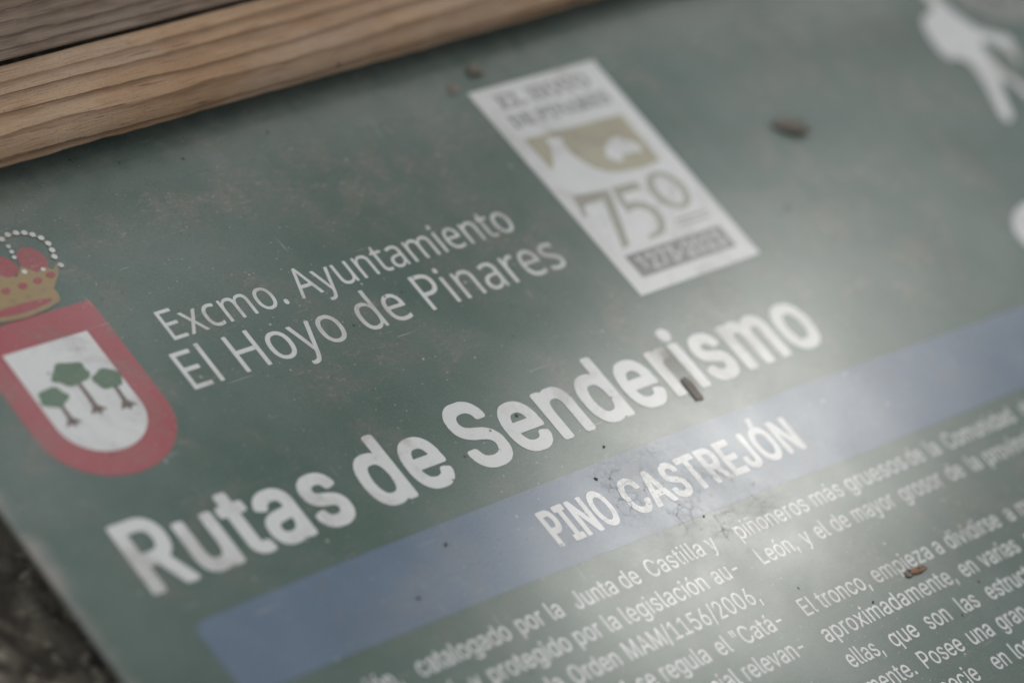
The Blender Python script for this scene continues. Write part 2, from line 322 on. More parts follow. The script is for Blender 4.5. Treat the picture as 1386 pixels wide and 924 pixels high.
    ',877,625,995,620,1005,602,1010,111,1010,93,1005]],"A":[764,[16,14,21,-5,30,-9,121,-10,139,-5,153,23,182,141,221,269,239,272,512,272,530,268,542,241,61'
    '2,-5,630,-10,712,-10,730,-5,735,5,735,23,709,95,689,177,664,250,644,332,618,405,617,423,600,468,580,550,555,623,553,641,509,777,507,795,464,932,462,95'
    '0,445,995,439,1005,430,1009,321,1009,312,1005,302,986,271,886,269,868,244,795,242,777,226,732,205,650,180,577,178,559,126,386,124,368,98,295,96,277,62'
    ',168,60,150],[263,414,273,468,289,514,318,632,335,677,364,805,376,822,387,805,426,641,478,468,491,405,467,401,285,401,267,404]],"C":[812,[53,564,53,42'
    '8,61,401,63,355,70,337,72,310,81,273,131,155,168,100,222,46,277,9,340,-13,368,-15,395,-23,468,-22,540,0,595,27,622,53,641,64,651,82,677,110,701,146,72'
    '7,201,745,255,747,282,754,301,750,319,731,324,659,324,640,319,627,301,625,282,602,228,584,201,531,148,492,128,459,116,386,116,350,129,295,157,260,192,'
    '242,219,201,301,200,319,183,364,181,410,173,437,174,573,181,592,183,637,213,725,240,780,277,827,316,855,352,873,395,885,440,886,495,872,531,853,584,80'
    '1,622,725,631,692,640,682,659,677,731,677,750,682,754,701,736,773,701,855,677,892,604,965,540,1002,504,1014,477,1016,459,1023,404,1024,377,1016,340,10'
    '14,313,1005,259,979,222,956,177,910,149,873,94,764,72,692,70,664,63,646,61,592]],"E":[668,[84,986,84,14,90,-5,108,-10,581,-10,599,-5,604,14,604,95,599'
    ',114,590,118,217,119,208,123,204,141,204,414,208,432,226,435,544,435,563,441,568,459,567,559,563,568,553,573,226,574,208,577,204,595,204,859,208,877,2'
    '26,881,581,882,590,886,595,905,595,986,590,1005,572,1010,108,1010,90,1005]],"J":[633,[42,328,43,237,50,219,52,182,74,119,111,55,166,9,193,-4,257,-22,3'
    '20,-22,338,-15,366,-13,429,18,475,64,512,128,535,210,535,982,529,1001,511,1006,438,1006,420,1001,416,992,415,237,405,201,382,155,347,124,293,107,247,1'
    '16,229,124,204,146,172,210,170,237,163,255,162,328,157,346,138,352,57,351,47,346]],"L":[628,[84,986,85,5,90,-5,108,-10,563,-9,572,-5,577,14,576,105,57'
    '2,114,563,118,226,119,208,123,204,141,204,995,199,1005,190,1009,108,1010,90,1005]],"M":[998,[84,986,84,14,90,-5,108,-10,181,-10,199,-5,204,5,204,650,2'
    '08,715,218,705,220,686,238,641,240,623,265,550,267,532,329,350,331,332,434,14,444,-5,453,-9,526,-10,545,-5,558,23,560,41,604,168,605,186,658,341,660,3'
    '59,740,605,760,686,772,716,781,724,784,668,785,5,790,-5,808,-10,881,-10,899,-5,904,14,904,986,899,1005,881,1010,753,1009,744,1005,734,986,631,659,629,'
    '641,594,541,592,523,558,423,556,405,531,332,511,241,499,213,489,214,467,305,451,350,449,368,250,995,244,1005,235,1009,108,1010,90,1005]],"O":[848,[53,'
    '564,53,428,61,401,63,355,70,337,72,310,81,273,94,237,149,128,177,91,222,46,277,9,340,-13,368,-15,395,-23,459,-22,531,-4,577,18,605,37,677,110,701,146,'
    '742,228,763,292,765,319,772,337,774,373,782,401,782,601,774,628,772,664,742,773,696,864,668,901,604,965,550,996,495,1014,468,1016,440,1024,395,1023,37'
    '7,1016,340,1014,304,1002,250,974,213,946,176,910,140,855,94,764,72,692,70,664,63,646,61,592],[173,446,174,573,181,592,183,637,200,682,201,701,240,780,'
    '286,835,316,855,359,876,404,886,450,885,513,862,540,844,584,801,608,764,634,710,661,601,662,410,643,319,630,282,584,201,540,157,510,137,459,116,395,11'
    '5,350,129,286,166,260,192,240,222,201,301,200,319,183,364,181,410,174,428]],"P":[709,[84,986,85,5,90,-5,99,-9,190,-9,199,-5,204,14,204,332,208,350,226'
    ',354,399,355,417,362,453,364,490,376,527,395,590,459,622,514,649,605,649,759,631,832,599,895,572,932,553,943,526,969,490,987,408,1010,108,1010,90,1005'
    '],[204,505,204,859,208,877,226,881,390,880,444,863,486,832,520,768,530,723,529,632,520,595,497,550,463,515,417,493,372,491,344,483,217,483,208,486]],"'
    'a":[622,[38,251,39,160,51,115,80,60,134,6,153,-4,180,-17,216,-26,289,-26,353,-4,380,15,416,55,425,57,430,6,434,-3,453,-9,516,-9,534,-3,540,15,539,551,'
    '532,569,530,597,504,660,444,724,407,747,343,765,262,765,198,747,171,734,143,715,107,679,83,642,57,588,61,569,71,560,98,547,153,529,171,541,191,578,216'
    ',608,238,624,271,636,343,636,368,624,389,608,407,584,419,551,419,488,407,471,380,458,343,456,325,449,289,447,271,439,243,438,143,406,116,388,70,342,48'
    ',297],[158,188,159,242,173,269,192,288,262,317,289,319,307,327,343,328,398,345,417,342,419,233,389,163,350,124,307,103,234,103,192,124,173,142,159,169'
    ']],"b":[677,[72,989,73,7,78,-2,96,-8,160,-8,178,-2,182,7,187,77,196,74,223,34,241,16,296,-16,323,-25,387,-26,432,-16,478,6,551,79,588,152,601,189,620,'
    '279,620,461,612,489,610,525,592,579,560,643,534,679,487,725,460,744,423,757,378,767,332,766,296,757,241,725,205,685,196,682,192,716,192,998,187,1007,1'
    '78,1011,96,1012,78,1007],[183,370,192,398,193,461,203,498,238,579,260,605,290,625,323,637,360,638,402,625,432,605,449,589,477,534,490,498,499,461,501,'
    '416,508,398,509,361,501,334,499,279,480,216,460,173,432,136,396,113,369,104,351,103,323,104,296,113,260,136,229,179,203,243,193,279,192,343]],"c":[632'
    ',[44,434,44,307,52,279,54,243,63,207,75,170,112,98,131,70,176,24,249,-16,295,-26,367,-25,413,-13,449,6,477,25,531,79,572,161,580,198,576,207,549,220,4'
    '85,239,467,225,438,161,404,127,358,104,295,104,249,127,213,164,183,225,164,307,164,425,172,452,174,479,204,559,224,589,252,616,276,628,313,638,349,637'
    ',395,619,438,579,461,534,467,507,476,503,567,534,572,543,572,570,559,607,522,670,476,716,431,744,349,767,295,766,231,748,204,735,176,716,139,679,107,6'
    '34,75,570,63,534,54,498,52,461]],"d":[677,[44,434,44,298,52,279,54,234,70,189,72,170,112,89,131,61,167,24,204,-3,267,-25,340,-25,404,-3,467,65,476,67,'
    '481,7,485,-2,504,-8,567,-8,586,-2,591,16,591,989,585,1007,567,1012,504,1012,485,1007,481,998,480,707,476,673,467,676,404,744,340,766,295,767,267,759,2'
    '40,757,195,735,167,716,131,680,102,634,72,570,70,552,54,507,52,461],[164,316,165,443,183,516,214,579,249,614,295,637,349,637,395,614,429,579,457,525,4'
    '80,425,480,325,472,298,470,261,449,200,429,161,395,127,349,104,295,104,252,125,214,161,187,216,174,252]],"e":[645,[44,434,44,307,52,279,54,243,63,207,'
    '84,143,103,107,131,70,176,24,222,-3,285,-25,367,-26,413,-16,458,6,504,33,522,52,568,125,581,161,581,179,576,189,504,211,485,211,467,198,447,161,404,11'
    '8,367,104,304,104,249,127,205,170,183,216,164,289,167,316,176,319,567,319,586,325,591,343,591,470,572,561,559,598,522,661,458,725,395,757,358,766,304,'
    '767,222,744,176,716,131,671,103,634,72,561,70,543,54,498,52,461],[164,461,183,525,205,570,258,623,304,638,349,637,404,609,431,577,457,525,471,470,468,'
    '443,449,439,176,440,167,443]],"g":[679,[44,436,44,299,52,281,54,245,70,199,72,181,103,118,131,81,167,45,213,17,249,4,349,3,385,13,422,35,467,85,476,87'
    ',480,63,480,-37,470,-82,447,-128,404,-162,367,-176,276,-176,231,-153,196,-119,167,-73,158,-70,122,-91,76,-128,72,-146,85,-173,104,-201,158,-256,204,-2'
    '83,240,-296,285,-306,376,-305,440,-287,467,-274,495,-255,550,-201,577,-146,590,-101,592,-37,600,-10,600,736,595,754,576,759,504,759,485,754,481,745,47'
    '6,675,467,678,413,736,367,759,304,769,276,760,249,759,213,745,185,727,130,672,98,627,72,572,70,554,54,509,52,463],[164,327,165,445,183,518,214,581,252'
    ',618,276,629,313,638,331,638,367,629,395,616,429,581,457,527,470,490,472,463,480,436,479,318,472,299,470,272,438,190,395,147,367,133,340,131,322,125,2'
    '52,145,204,194,174,272]],"i":[272,[73,732,74,5,78,-5,88,-9,169,-9,179,-5,184,14,183,741,179,750,169,755,97,755,78,750],[55,968,55,932,59,914,69,895,96'
    ',868,106,864,151,864,178,877,198,905,210,941,210,959,188,1014,178,1023,151,1036,115,1037,97,1032,69,1005]],"l":[308,[72,990,73,118,82,81,100,45,132,8,'
    '187,-14,260,-14,287,-1,292,9,292,36,284,54,282,90,278,100,260,113,209,118,197,136,192,154,192,1000,187,1009,178,1013,96,1014,78,1009]],"m":[969,[72,73'
    '2,72,14,78,-5,96,-10,169,-10,187,-5,192,5,193,523,211,568,234,605,278,631,305,635,341,634,369,621,394,595,417,550,418,14,423,-5,441,-10,514,-10,532,-5'
    ',537,5,539,523,551,557,571,595,599,623,623,634,641,635,687,634,711,623,734,605,751,584,762,559,764,523,772,495,773,5,778,-5,796,-10,860,-10,878,-5,883'
    ',14,882,577,864,641,842,686,788,741,741,764,632,764,587,741,559,723,532,696,505,657,496,657,469,705,433,741,387,764,314,765,278,755,241,732,187,676,18'
    '2,741,178,750,169,755,87,755,78,750]],"n":[654,[72,732,72,14,78,-5,96,-10,169,-10,187,-5,192,5,193,505,206,541,232,588,260,612,299,632,341,635,360,634'
    ',384,623,422,586,441,547,453,514,455,5,460,-5,478,-10,551,-10,569,-5,574,14,574,495,566,523,564,577,543,641,524,677,469,732,432,755,396,764,323,765,30'
    '5,760,251,732,205,688,187,676,182,741,178,750,160,755,87,755,78,750]],"o":[663,[44,434,44,298,52,279,54,243,72,179,107,107,130,70,176,25,204,6,240,-13'
    ',285,-25,358,-26,404,-16,468,16,522,70,550,107,581,179,599,243,601,279,609,307,608,443,601,461,599,498,590,534,577,570,546,634,514,679,477,716,449,735'
    ',422,748,358,766,304,767,222,744,176,716,130,670,112,643,75,570,54,498,52,461],[164,316,164,425,172,452,174,479,196,543,224,589,252,616,304,637,349,63'
    '7,404,614,438,579,466,525,479,489,481,461,489,434,488,298,470,225,438,161,404,127,358,104,295,104,252,125,214,161,187,216,165,298]],"p":[677,[72,733,7'
    '3,-276,78,-286,87,-290,178,-290,187,-286,192,-267,192,33,196,61,214,50,232,23,269,-4,341,-26,387,-26,423,-17,460,-4,496,22,541,68,560,96,588,151,601,1'
    '87,620,278,619,469,612,487,610,524,592,578,551,660,479,733,460,743,396,764,323,764,287,752,251,733,214,697,203,678,187,668,182,742,178,751,160,756,87,'
    '755,78,751],[183,369,192,396,193,469,221,551,243,587,269,613,314,635,378,635,423,613,449,587,490,505,499,469,500,424,508,396,509,360,501,333,499,278,4'
    '78,208,458,169,405,116,369,103,323,103,281,124,258,142,229,178,203,242,193,278,192,342]],"q":[677,[44,433,44,305,52,278,54,242,75,160,112,87,130,60,16'
    '7,23,231,-14,267,-19,285,-26,322,-27,367,-17,413,5,476,70,480,33,481,-276,485,-286,504,-291,567,-291,585,-286,591,-267,591,733,586,751,567,756,504,756'
    ',485,751,481,742,476,677,458,688,440,715,404,742,349,764,267,764,204,742,176,724,139,687,107,642,72,569,70,551,54,505,52,460],[164,314,164,433,172,460'
    ',174,487,195,548,231,602,261,624,295,635,349,635,385,622,429,578,457,524,480,424,480,324,472,296,470,260,449,199,429,160,392,124,340,103,304,103,252,1'
    '24,214,160,187,214,165,296]],"r":[417,[72,732,73,5,78,-5,87,-9,178,-9,187,-5,192,14,193,514,216,568,253,605,296,625,369,626,387,632,392,650,392,750,38'
    '7,759,378,764,296,764,260,751,232,732,214,706,187,685,182,741,178,750,169,755,87,755,78,750]],"s":[584,[47,179,65,107,96,61,142,16,170,-3,242,-25,324,'
    '-26,379,-13,433,15,497,79,520,125,530,170,529,261,516,298,497,334,452,379,424,398,370,420,270,450,215,476,190,507,184,525,185,570,199,598,215,614,246,'
    '634,288,641,333,637,361,623,386,598,415,543,424,539,442,539,515,561,520,579,507,616,479,670,461,698,442,716,379,753,333,766,251,766,197,748,142,716,11'
    '5,689,78,625,64,570,65,489,78,452,96,416,151,361,179,343,297,302,315,300,370,278,395,252,409,225,409,189,395,152,361,118,351,113,324,104,261,103,245,1'
    '07,209,125,188,144,176,161,161,207,151,216,142,219,70,202,51,189]],"t":[368,[0,733,0,660,6,642,24,637,79,636,88,633,91,624,91,151,110,78,133,41,169,6,'
    '179,1,242,-18,306,-17,333,-8,342,-3,347,15,324,106,315,110,236,115,226,124,216,142,211,169,212,624,215,633,224,636,306,637,324,642,329,660,329,742,324'
    ',751,315,756,215,760,211,778,211,915,206,933,188,938,115,938,97,933,92,924,91,778,88,760,15,756,6,751]],"u":[655,[72,731,73,213,80,195,82,158,95,122,1'
    '41,40,214,-10,260,-20,323,-19,360,-7,396,12,460,77,464,4,469,-6,487,-11,551,-11,569,-6,574,13,574,731,569,749,551,755,478,755,460,749,455,740,453,249,'
    '432,189,412,158,384,131,348,113,332,109,296,110,241,133,225,149,211,176,193,231,192,740,187,749,178,754,96,755,78,749]],"v":[622,[18,741,240,14,250,-5'
    ',259,-9,341,-10,359,-5,369,5,382,41,384,59,418,159,420,177,445,250,447,268,482,368,484,386,518,486,520,505,545,577,547,595,582,695,591,741,586,750,568'
    ',755,486,755,468,741,418,577,416,559,391,486,389,468,373,423,353,341,336,295,315,205,304,191,293,214,291,241,256,350,254,368,202,541,200,559,184,605,1'
    '64,686,141,750,123,755,41,755,23,750]],"x":[605,[25,5,28,-5,46,-10,128,-10,147,-5,170,23,234,150,257,186,283,247,292,261,301,261,437,4,446,-5,465,-10,'
    '546,-10,565,-5,568,5,566,14,534,77,388,332,368,377,388,423,529,677,557,732,559,741,556,750,537,755,456,755,437,750,428,741,386,659,368,632,327,550,314'
    ',514,301,498,292,507,179,732,165,750,146,755,65,755,46,750,42,741,45,723,177,477,195,450,223,395,226,377,150,232,41,41]],"y":[622,[19,738,27,701,89,51'
    '0,91,492,153,301,154,283,216,92,218,74,243,1,234,-44,216,-99,194,-144,159,-165,123,-165,104,-159,95,-162,82,-180,73,-217,71,-244,64,-262,68,-281,104,-'
    '294,177,-294,214,-282,241,-263,287,-217,315,-162,336,-108,338,-90,364,-17,365,1,400,101,402,120,473,338,475,356,500,429,502,447,573,665,591,738,586,74'
    '7,568,752,486,751,468,738,427,610,425,592,409,547,407,529,391,483,371,401,345,329,315,201,304,191,293,220,282,274,229,447,209,529,141,747,123,752,41,7'
    '52,23,747]],"z":[608,[56,86,56,5,61,-5,70,-9,516,-10,534,-5,539,14,539,95,534,114,525,118,243,119,225,122,222,132,288,247,316,286,388,411,416,450,526,'
    '632,530,650,530,732,525,750,507,755,88,755,70,750,65,732,65,650,70,632,79,627,361,626,376,623,376,614,325,525,206,341,161,262,88,150,61,105]],"á":[622'
    ',[38,251,39,160,51,115,80,60,134,6,153,-4,180,-17,216,-26,289,-26,353,-4,380,15,416,55,425,57,430,6,434,-3,453,-9,516,-9,534,-3,540,15,539,551,532,569'
    ',530,597,504,660,444,724,407,747,343,765,262,765,198,747,171,734,143,715,107,679,83,642,57,588,61,569,71,560,98,547,153,529,171,541,191,578,216,608,23'
    '8,624,271,636,343,636,368,624,389,608,407,584,419,551,419,488,407,471,380,458,343,456,325,449,289,447,271,439,243,438,143,406,116,388,70,342,48,297],['
    '158,188,159,242,173,269,192,288,262,317,289,319,307,327,343,328,398,345,417,342,419,233,389,163,350,124,307,103,234,103,192,124,173,142,159,169],[249,'
    '851,253,842,271,837,325,837,344,842,376,897,435,1015,439,1033,434,1042,416,1048,343,1048,325,1043,316,1034,266,906]],"ñ":[654,[72,732,72,14,78,-5,96,-'
    '10,169,-10,187,-5,192,5,193,505,206,541,232,588,260,612,299,632,341,635,360,634,384,623,422,586,441,547,453,514,455,5,460,-5,478,-10,551,-10,569,-5,57'
    '4,14,574,495,566,523,564,577,543,641,524,677,469,732,432,755,396,764,323,765,305,760,251,732,205,688,187,676,182,741,178,750,160,755,87,755,78,750],[1'
    '55,895,160,877,169,873,232,873,242,877,253,914,269,920,360,873,423,873,433,877,460,904,470,923,482,959,482,1014,478,1023,469,1027,414,1027,405,1023,40'
    '1,1014,395,986,387,976,378,975,278,1027,241,1027,214,1018,187,996,177,977,164,941,162,914]],"ó":[663,[44,434,44,298,52,279,54,243,72,179,107,107,130,7'
    '0,176,25,204,6,240,-13,285,-25,358,-26,404,-16,468,16,522,70,550,107,581,179,599,243,601,279,609,307,608,443,601,461,599,498,590,534,577,570,546,634,5'
    '14,679,477,716,449,735,422,748,358,766,304,767,222,744,176,716,130,670,112,643,75,570,54,498,52,461],[164,316,164,425,172,452,174,479,196,543,224,589,'
    '252,616,304,637,349,637,404,614,438,579,466,525,479,489,481,461,489,434,488,298,470,225,438,161,404,127,358,104,295,104,252,125,214,161,187,216,165,29'
    '8],[273,843,276,834,295,829,358,829,376,842,455,998,468,1016,472,1034,467,1043,449,1049,367,1049,349,1043]]},"noto":{".":[375,[101,84,103,53,118,15,13'
    '6,-3,166,-18,197,-20,228,-10,252,7,268,30,274,76,268,122,243,149,220,163,189,168,151,163,136,155,120,141,111,122]],"A":[895,[6,4,27,0,119,0,128,4,240,'
    '296,250,306,265,308,627,308,642,305,652,288,656,273,683,212,694,173,737,73,748,35,764,4,781,0,873,0,889,4,890,12,879,35,867,73,825,173,813,212,771,312'
    ',760,350,717,450,706,488,679,550,667,588,625,688,613,727,571,827,560,865,517,965,504,1005,488,1008,404,1008,396,1006,387,996,360,919,317,819,306,781,2'
    '63,681,252,642,210,542,198,504,140,365,129,327,33,88,21,50,10,27],[295,435,333,542,344,565,356,604,367,627,379,665,390,688,429,804,442,858,450,858,455'
    ',835,502,696,537,612,579,488,590,465,600,435,597,427,581,423,312,423,296,426]],"E":[779,[136,981,136,19,139,4,155,0,678,0,694,3,697,12,697,96,694,105,'
    '686,107,278,108,262,112,259,127,259,450,262,465,278,469,655,469,663,472,667,481,667,558,664,573,655,577,278,577,263,580,259,596,259,873,262,888,271,89'
    '2,686,893,694,895,697,904,698,981,695,996,678,1000,155,1000,140,997]],"H":[1038,[136,981,136,19,139,4,155,0,248,0,256,4,259,12,259,450,263,466,278,469'
    ',755,469,771,466,774,458,775,12,777,4,786,0,878,0,894,3,898,19,898,981,895,996,878,1000,786,1000,777,996,774,981,774,588,771,580,755,577,278,577,263,5'
    '80,259,596,259,988,256,996,248,1000,148,1000,139,996]],"P":[847,[136,981,136,12,140,3,148,0,248,0,256,4,259,12,259,373,262,388,278,392,463,392,486,400'
    ',509,400,594,425,640,448,666,465,717,516,734,542,757,588,774,658,774,742,767,765,765,796,732,868,705,904,681,927,609,967,517,992,463,992,440,1000,148,'
    '1000,139,996],[259,519,259,873,263,890,278,892,432,892,455,885,486,884,524,875,587,842,619,804,642,750,644,658,634,619,619,588,578,546,540,525,494,510'
    ',471,508,448,500,271,500,262,504]],"a":[786,[64,213,66,167,81,113,97,82,122,48,176,11,222,-4,245,-6,268,-14,352,-14,376,-6,399,-4,422,3,468,26,494,44,'
    '552,103,561,98,583,4,599,1,660,2,668,4,672,21,672,544,664,567,662,598,647,644,618,690,594,713,552,738,499,753,468,755,445,763,352,763,329,755,306,755,'
    '199,723,157,705,151,698,151,690,182,613,191,610,237,630,306,653,329,655,352,663,437,663,483,646,518,621,539,582,548,551,548,467,545,458,522,448,391,44'
    '7,368,440,314,440,222,415,160,384,122,355,104,336,74,274,72,244],[195,190,195,244,212,282,245,317,268,330,283,338,352,355,391,355,414,363,545,364,548,'
    '351,548,259,539,221,527,198,524,182,499,154,491,141,445,111,406,96,368,86,306,86,268,96,237,111,222,125,204,151]],"c":[672,[77,421,77,321,85,298,85,26'
    '7,92,244,94,221,125,144,158,95,193,59,242,26,258,23,296,3,335,-6,358,-6,381,-14,473,-14,496,-6,527,-6,581,11,613,28,615,44,615,113,612,129,596,130,573'
    ',119,527,103,504,101,481,94,381,94,342,103,296,126,269,151,248,182,233,213,216,259,215,274,208,298,208,444,215,474,216,490,225,521,256,582,293,621,342'
    ',646,381,655,465,655,489,648,504,647,542,638,573,626,589,627,606,667,621,713,621,721,615,728,573,746,535,755,512,755,489,763,373,763,350,755,335,755,2'
    '96,746,235,715,204,694,154,644,133,613,110,567,94,521,92,498,85,474,85,451]],"d":[861,[77,405,77,336,85,313,85,259,117,151,162,82,227,26,242,23,281,3,'
    '312,-6,342,-6,365,-14,427,-14,496,3,542,26,581,55,596,72,604,85,619,96,629,82,642,4,658,1,727,2,735,4,739,21,739,1044,736,1059,719,1063,627,1063,619,1'
    '060,616,1051,616,767,623,736,623,682,619,662,612,664,565,709,535,730,481,753,442,763,350,763,327,755,296,753,258,734,242,730,224,721,196,694,173,678,1'
    '58,662,133,621,110,574,98,528,87,498,85,436],[208,298,210,459,225,521,244,559,248,574,289,624,342,653,373,655,396,663,412,663,442,655,481,653,519,634,'
    '535,630,546,621,575,582,598,536,615,467,616,398,623,374,623,359,616,328,615,267,598,205,573,156,542,124,519,111,504,107,481,96,435,94,412,86,381,94,34'
    '2,96,296,119,258,156,233,205,225,221]],"e":[790,[77,413,77,321,85,298,85,274,92,251,93,236,102,205,133,144,162,98,193,67,242,34,289,11,350,-6,373,-6,3'
    '96,-14,496,-14,527,-6,558,-6,596,3,665,26,682,36,684,44,685,113,681,137,673,137,573,103,550,101,527,94,389,94,319,119,269,159,233,213,208,298,208,344,'
    '211,351,219,355,696,355,713,359,715,374,715,490,708,513,706,536,690,582,667,628,650,654,589,715,527,746,465,763,358,763,289,746,242,723,204,694,154,64'
    '4,129,598,117,582,106,544,94,521,92,498,85,474,85,444],[208,467,215,490,217,513,240,567,262,598,296,632,319,646,373,663,442,663,481,653,512,638,542,60'
    '8,560,582,583,528,585,482,592,459,589,450,573,448,227,448,211,451]],"i":[361,[117,735,117,12,121,3,128,0,228,0,237,4,240,19,240,742,237,750,228,754,12'
    '8,754,119,750],[109,965,109,942,119,912,141,888,167,877,205,879,228,892,246,919,255,950,246,988,236,1007,221,1021,197,1031,167,1031,141,1019,119,996,1'
    '11,981]],"l":[361,[119,1042,119,12,123,3,131,0,231,0,239,4,242,19,242,1050,239,1058,231,1061,131,1061,122,1058]],"m":[1310,[119,735,119,19,123,3,138,0'
    ',223,0,239,4,242,19,242,450,250,473,250,496,259,535,271,558,275,573,292,599,315,623,369,652,415,662,461,661,523,644,549,627,561,614,586,565,596,527,59'
    '6,19,600,3,615,0,700,0,716,4,719,19,719,465,727,488,727,504,736,542,761,591,797,627,831,644,854,652,907,662,938,661,961,654,984,652,1015,637,1040,612,'
    '1056,588,1063,565,1073,527,1073,19,1076,4,1092,0,1184,0,1193,4,1196,19,1196,519,1188,550,1188,581,1175,619,1171,642,1134,696,1087,735,1038,752,1000,76'
    '1,884,760,807,737,769,714,727,673,711,650,700,642,692,647,665,688,631,721,607,737,592,740,569,752,546,754,523,761,415,761,377,752,354,740,338,737,297,'
    '712,273,688,257,665,246,655,238,653,215,751,200,754,131,754,122,750]],"n":[866,[119,735,119,19,122,4,138,0,231,0,239,4,242,12,242,427,250,450,250,481,'
    '257,504,259,527,290,588,328,627,361,644,392,654,423,654,446,661,477,662,531,652,587,619,594,612,617,565,625,542,627,19,629,4,646,0,731,0,746,3,750,19,'
    '750,542,725,642,684,699,631,737,554,760,423,761,384,752,331,729,300,708,246,655,238,653,215,751,200,754,131,754,122,750]],"o":[847,[77,421,77,321,85,2'
    '98,87,267,94,236,117,174,148,121,219,49,242,34,289,11,335,-4,358,-6,381,-14,465,-14,489,-6,504,-6,542,3,565,11,612,34,642,55,698,113,714,136,737,182,7'
    '60,251,762,282,769,305,769,451,762,474,761,490,752,528,714,613,696,639,673,663,642,694,612,715,550,746,489,761,358,761,296,746,235,715,204,694,150,639'
    ',133,613,110,567,93,513,92,498,85,474,85,451],[208,313,208,451,225,521,258,585,304,630,358,655,396,655,427,663,458,655,481,655,512,646,542,630,598,574'
    ',621,528,638,467,639,436,646,413,646,344,639,321,638,282,625,244,621,221,596,172,542,119,489,96,458,94,435,86,412,86,389,94,365,94,319,111,293,128,277'
    ',144,248,182,225,228]],"r":[578,[119,735,119,12,123,3,131,0,231,0,239,4,242,19,242,435,259,504,282,550,307,584,354,621,384,637,446,654,492,654,515,646'
    ',538,649,550,681,550,719,557,742,554,753,546,760,538,761,423,761,392,752,346,729,315,708,281,673,246,625,238,622,227,658,227,712,215,751,200,754,131,7'
    '54,122,750]],"s":[671,[71,574,71,544,81,505,104,459,129,432,183,396,244,365,336,330,406,300,463,259,484,221,486,205,486,182,477,151,444,117,406,96,383'
    ',94,359,86,267,86,244,94,221,94,183,103,113,126,83,141,75,141,71,121,71,51,74,36,106,19,190,-6,221,-6,244,-14,359,-14,383,-6,421,-4,467,11,513,34,544,'
    '55,567,79,592,121,609,190,609,213,602,236,600,267,577,313,544,348,490,384,406,423,329,449,236,496,204,528,196,544,189,574,196,605,226,636,259,653,298,'
    '663,398,663,421,655,444,653,544,619,552,620,577,674,588,713,575,723,506,746,467,755,452,755,429,763,290,763,267,755,252,755,213,746,152,715,109,674,81'
    ',628]],"t":[506,[22,698,22,667,26,658,41,655,118,655,127,651,129,644,130,167,147,105,162,74,184,44,218,19,249,3,303,-12,387,-14,410,-6,434,-6,464,3,47'
    '4,13,476,21,476,90,472,99,464,101,403,86,364,86,326,96,280,125,262,159,253,190,253,636,256,651,264,655,449,655,464,658,468,674,468,736,465,744,449,748'
    ',272,748,257,750,253,759,253,905,250,921,241,924,187,924,179,921,135,782,126,764,103,749,72,738,26,714]],"u":[866,[111,728,111,205,119,182,121,159,136'
    ',113,165,67,199,34,261,3,299,-6,315,-6,338,-14,423,-14,446,-6,469,-4,515,11,561,34,623,94,632,82,634,51,646,4,661,1,730,1,746,4,749,21,749,728,747,744'
    ',730,748,638,747,630,745,627,736,626,359,619,336,619,274,601,205,586,174,561,141,530,119,476,96,438,94,415,86,392,86,369,94,338,96,307,111,276,133,259'
    ',159,244,198,242,221,234,244,234,728,231,744,215,748,123,747,114,744]],"x":[741,[32,4,52,0,152,0,167,8,198,47,252,130,267,147,337,253,367,290,375,290,'
    '383,284,575,3,590,0,683,0,706,4,707,12,692,35,675,55,637,114,621,132,483,330,467,347,450,373,448,381,452,399,506,470,544,530,598,601,675,714,690,732,6'
    '96,750,675,754,575,754,560,746,421,539,406,522,383,486,375,479,367,479,352,493,254,642,237,662,178,750,160,754,60,754,44,750,44,740,98,668,137,609,190'
    ',538,267,424,285,404,292,388,292,381,267,339,252,322,229,286,173,212,137,155,121,138,98,101,44,30]],"y":[714,[7,745,18,706,76,568,280,52,301,6,301,-9,'
    '291,-40,257,-117,253,-132,228,-174,205,-198,174,-219,113,-236,66,-236,43,-228,28,-229,19,-232,17,-240,16,-309,20,-326,43,-328,66,-336,159,-336,197,-32'
    '6,220,-315,236,-311,285,-278,301,-263,328,-227,353,-186,399,-86,434,14,461,76,472,114,484,137,495,176,507,199,518,237,530,260,564,360,591,422,603,460,'
    '614,483,626,522,638,545,649,583,661,606,672,645,684,668,708,737,705,746,689,749,589,748,582,746,576,737,553,668,541,645,514,560,503,537,476,452,464,42'
    '9,438,345,426,322,395,229,391,206,371,152,367,129,359,125,356,145,341,183,338,206,314,276,303,299,261,422,234,483,222,522,195,583,184,622,172,645,161,'
    '683,138,737,128,747,120,748,28,749]]},"serif":{"A":[959,[-19,0,-19,40,20,46,52,66,80,104,108,164,453,1024,493,1022,844,190,875,122,903,75,933,49,973,4'
    '0,973,0,503,0,503,40,593,55,622,100,617,130,599,178,555,291,227,291,173,155,169,143,166,129,164,106,191,56,271,40,280,40,280,0],[249,353,531,353,388,7'
    '01]],"B":[972,[35,0,35,38,98,48,137,71,157,113,164,180,164,810,161,865,152,906,136,933,112,951,79,960,34,963,34,1000,484,1000,774,942,870,770,810,622,'
    '630,543,847,452,919,289,893,167,815,76,690,19,522,0],[400,553,413,553,513,564,578,598,614,661,625,758,617,845,591,906,545,941,475,953,434,948,412,933,'
    '403,904,400,858],[487,53,568,67,622,108,651,178,661,282,648,386,608,456,539,494,434,507,400,507,400,143,404,100,418,73,445,58]],"C":[1028,[563,-24,424'
    ',-7,302,44,200,124,122,229,74,357,58,501,74,645,123,771,201,875,305,955,429,1005,569,1022,679,1008,807,966,829,958,851,956,896,972,920,1022,959,1022,9'
    '59,677,922,677,862,800,782,894,688,954,583,973,382,854,316,497,389,163,611,52,699,63,786,98,868,155,941,233,982,195,802,31]],"D":[1088,[44,0,44,38,102'
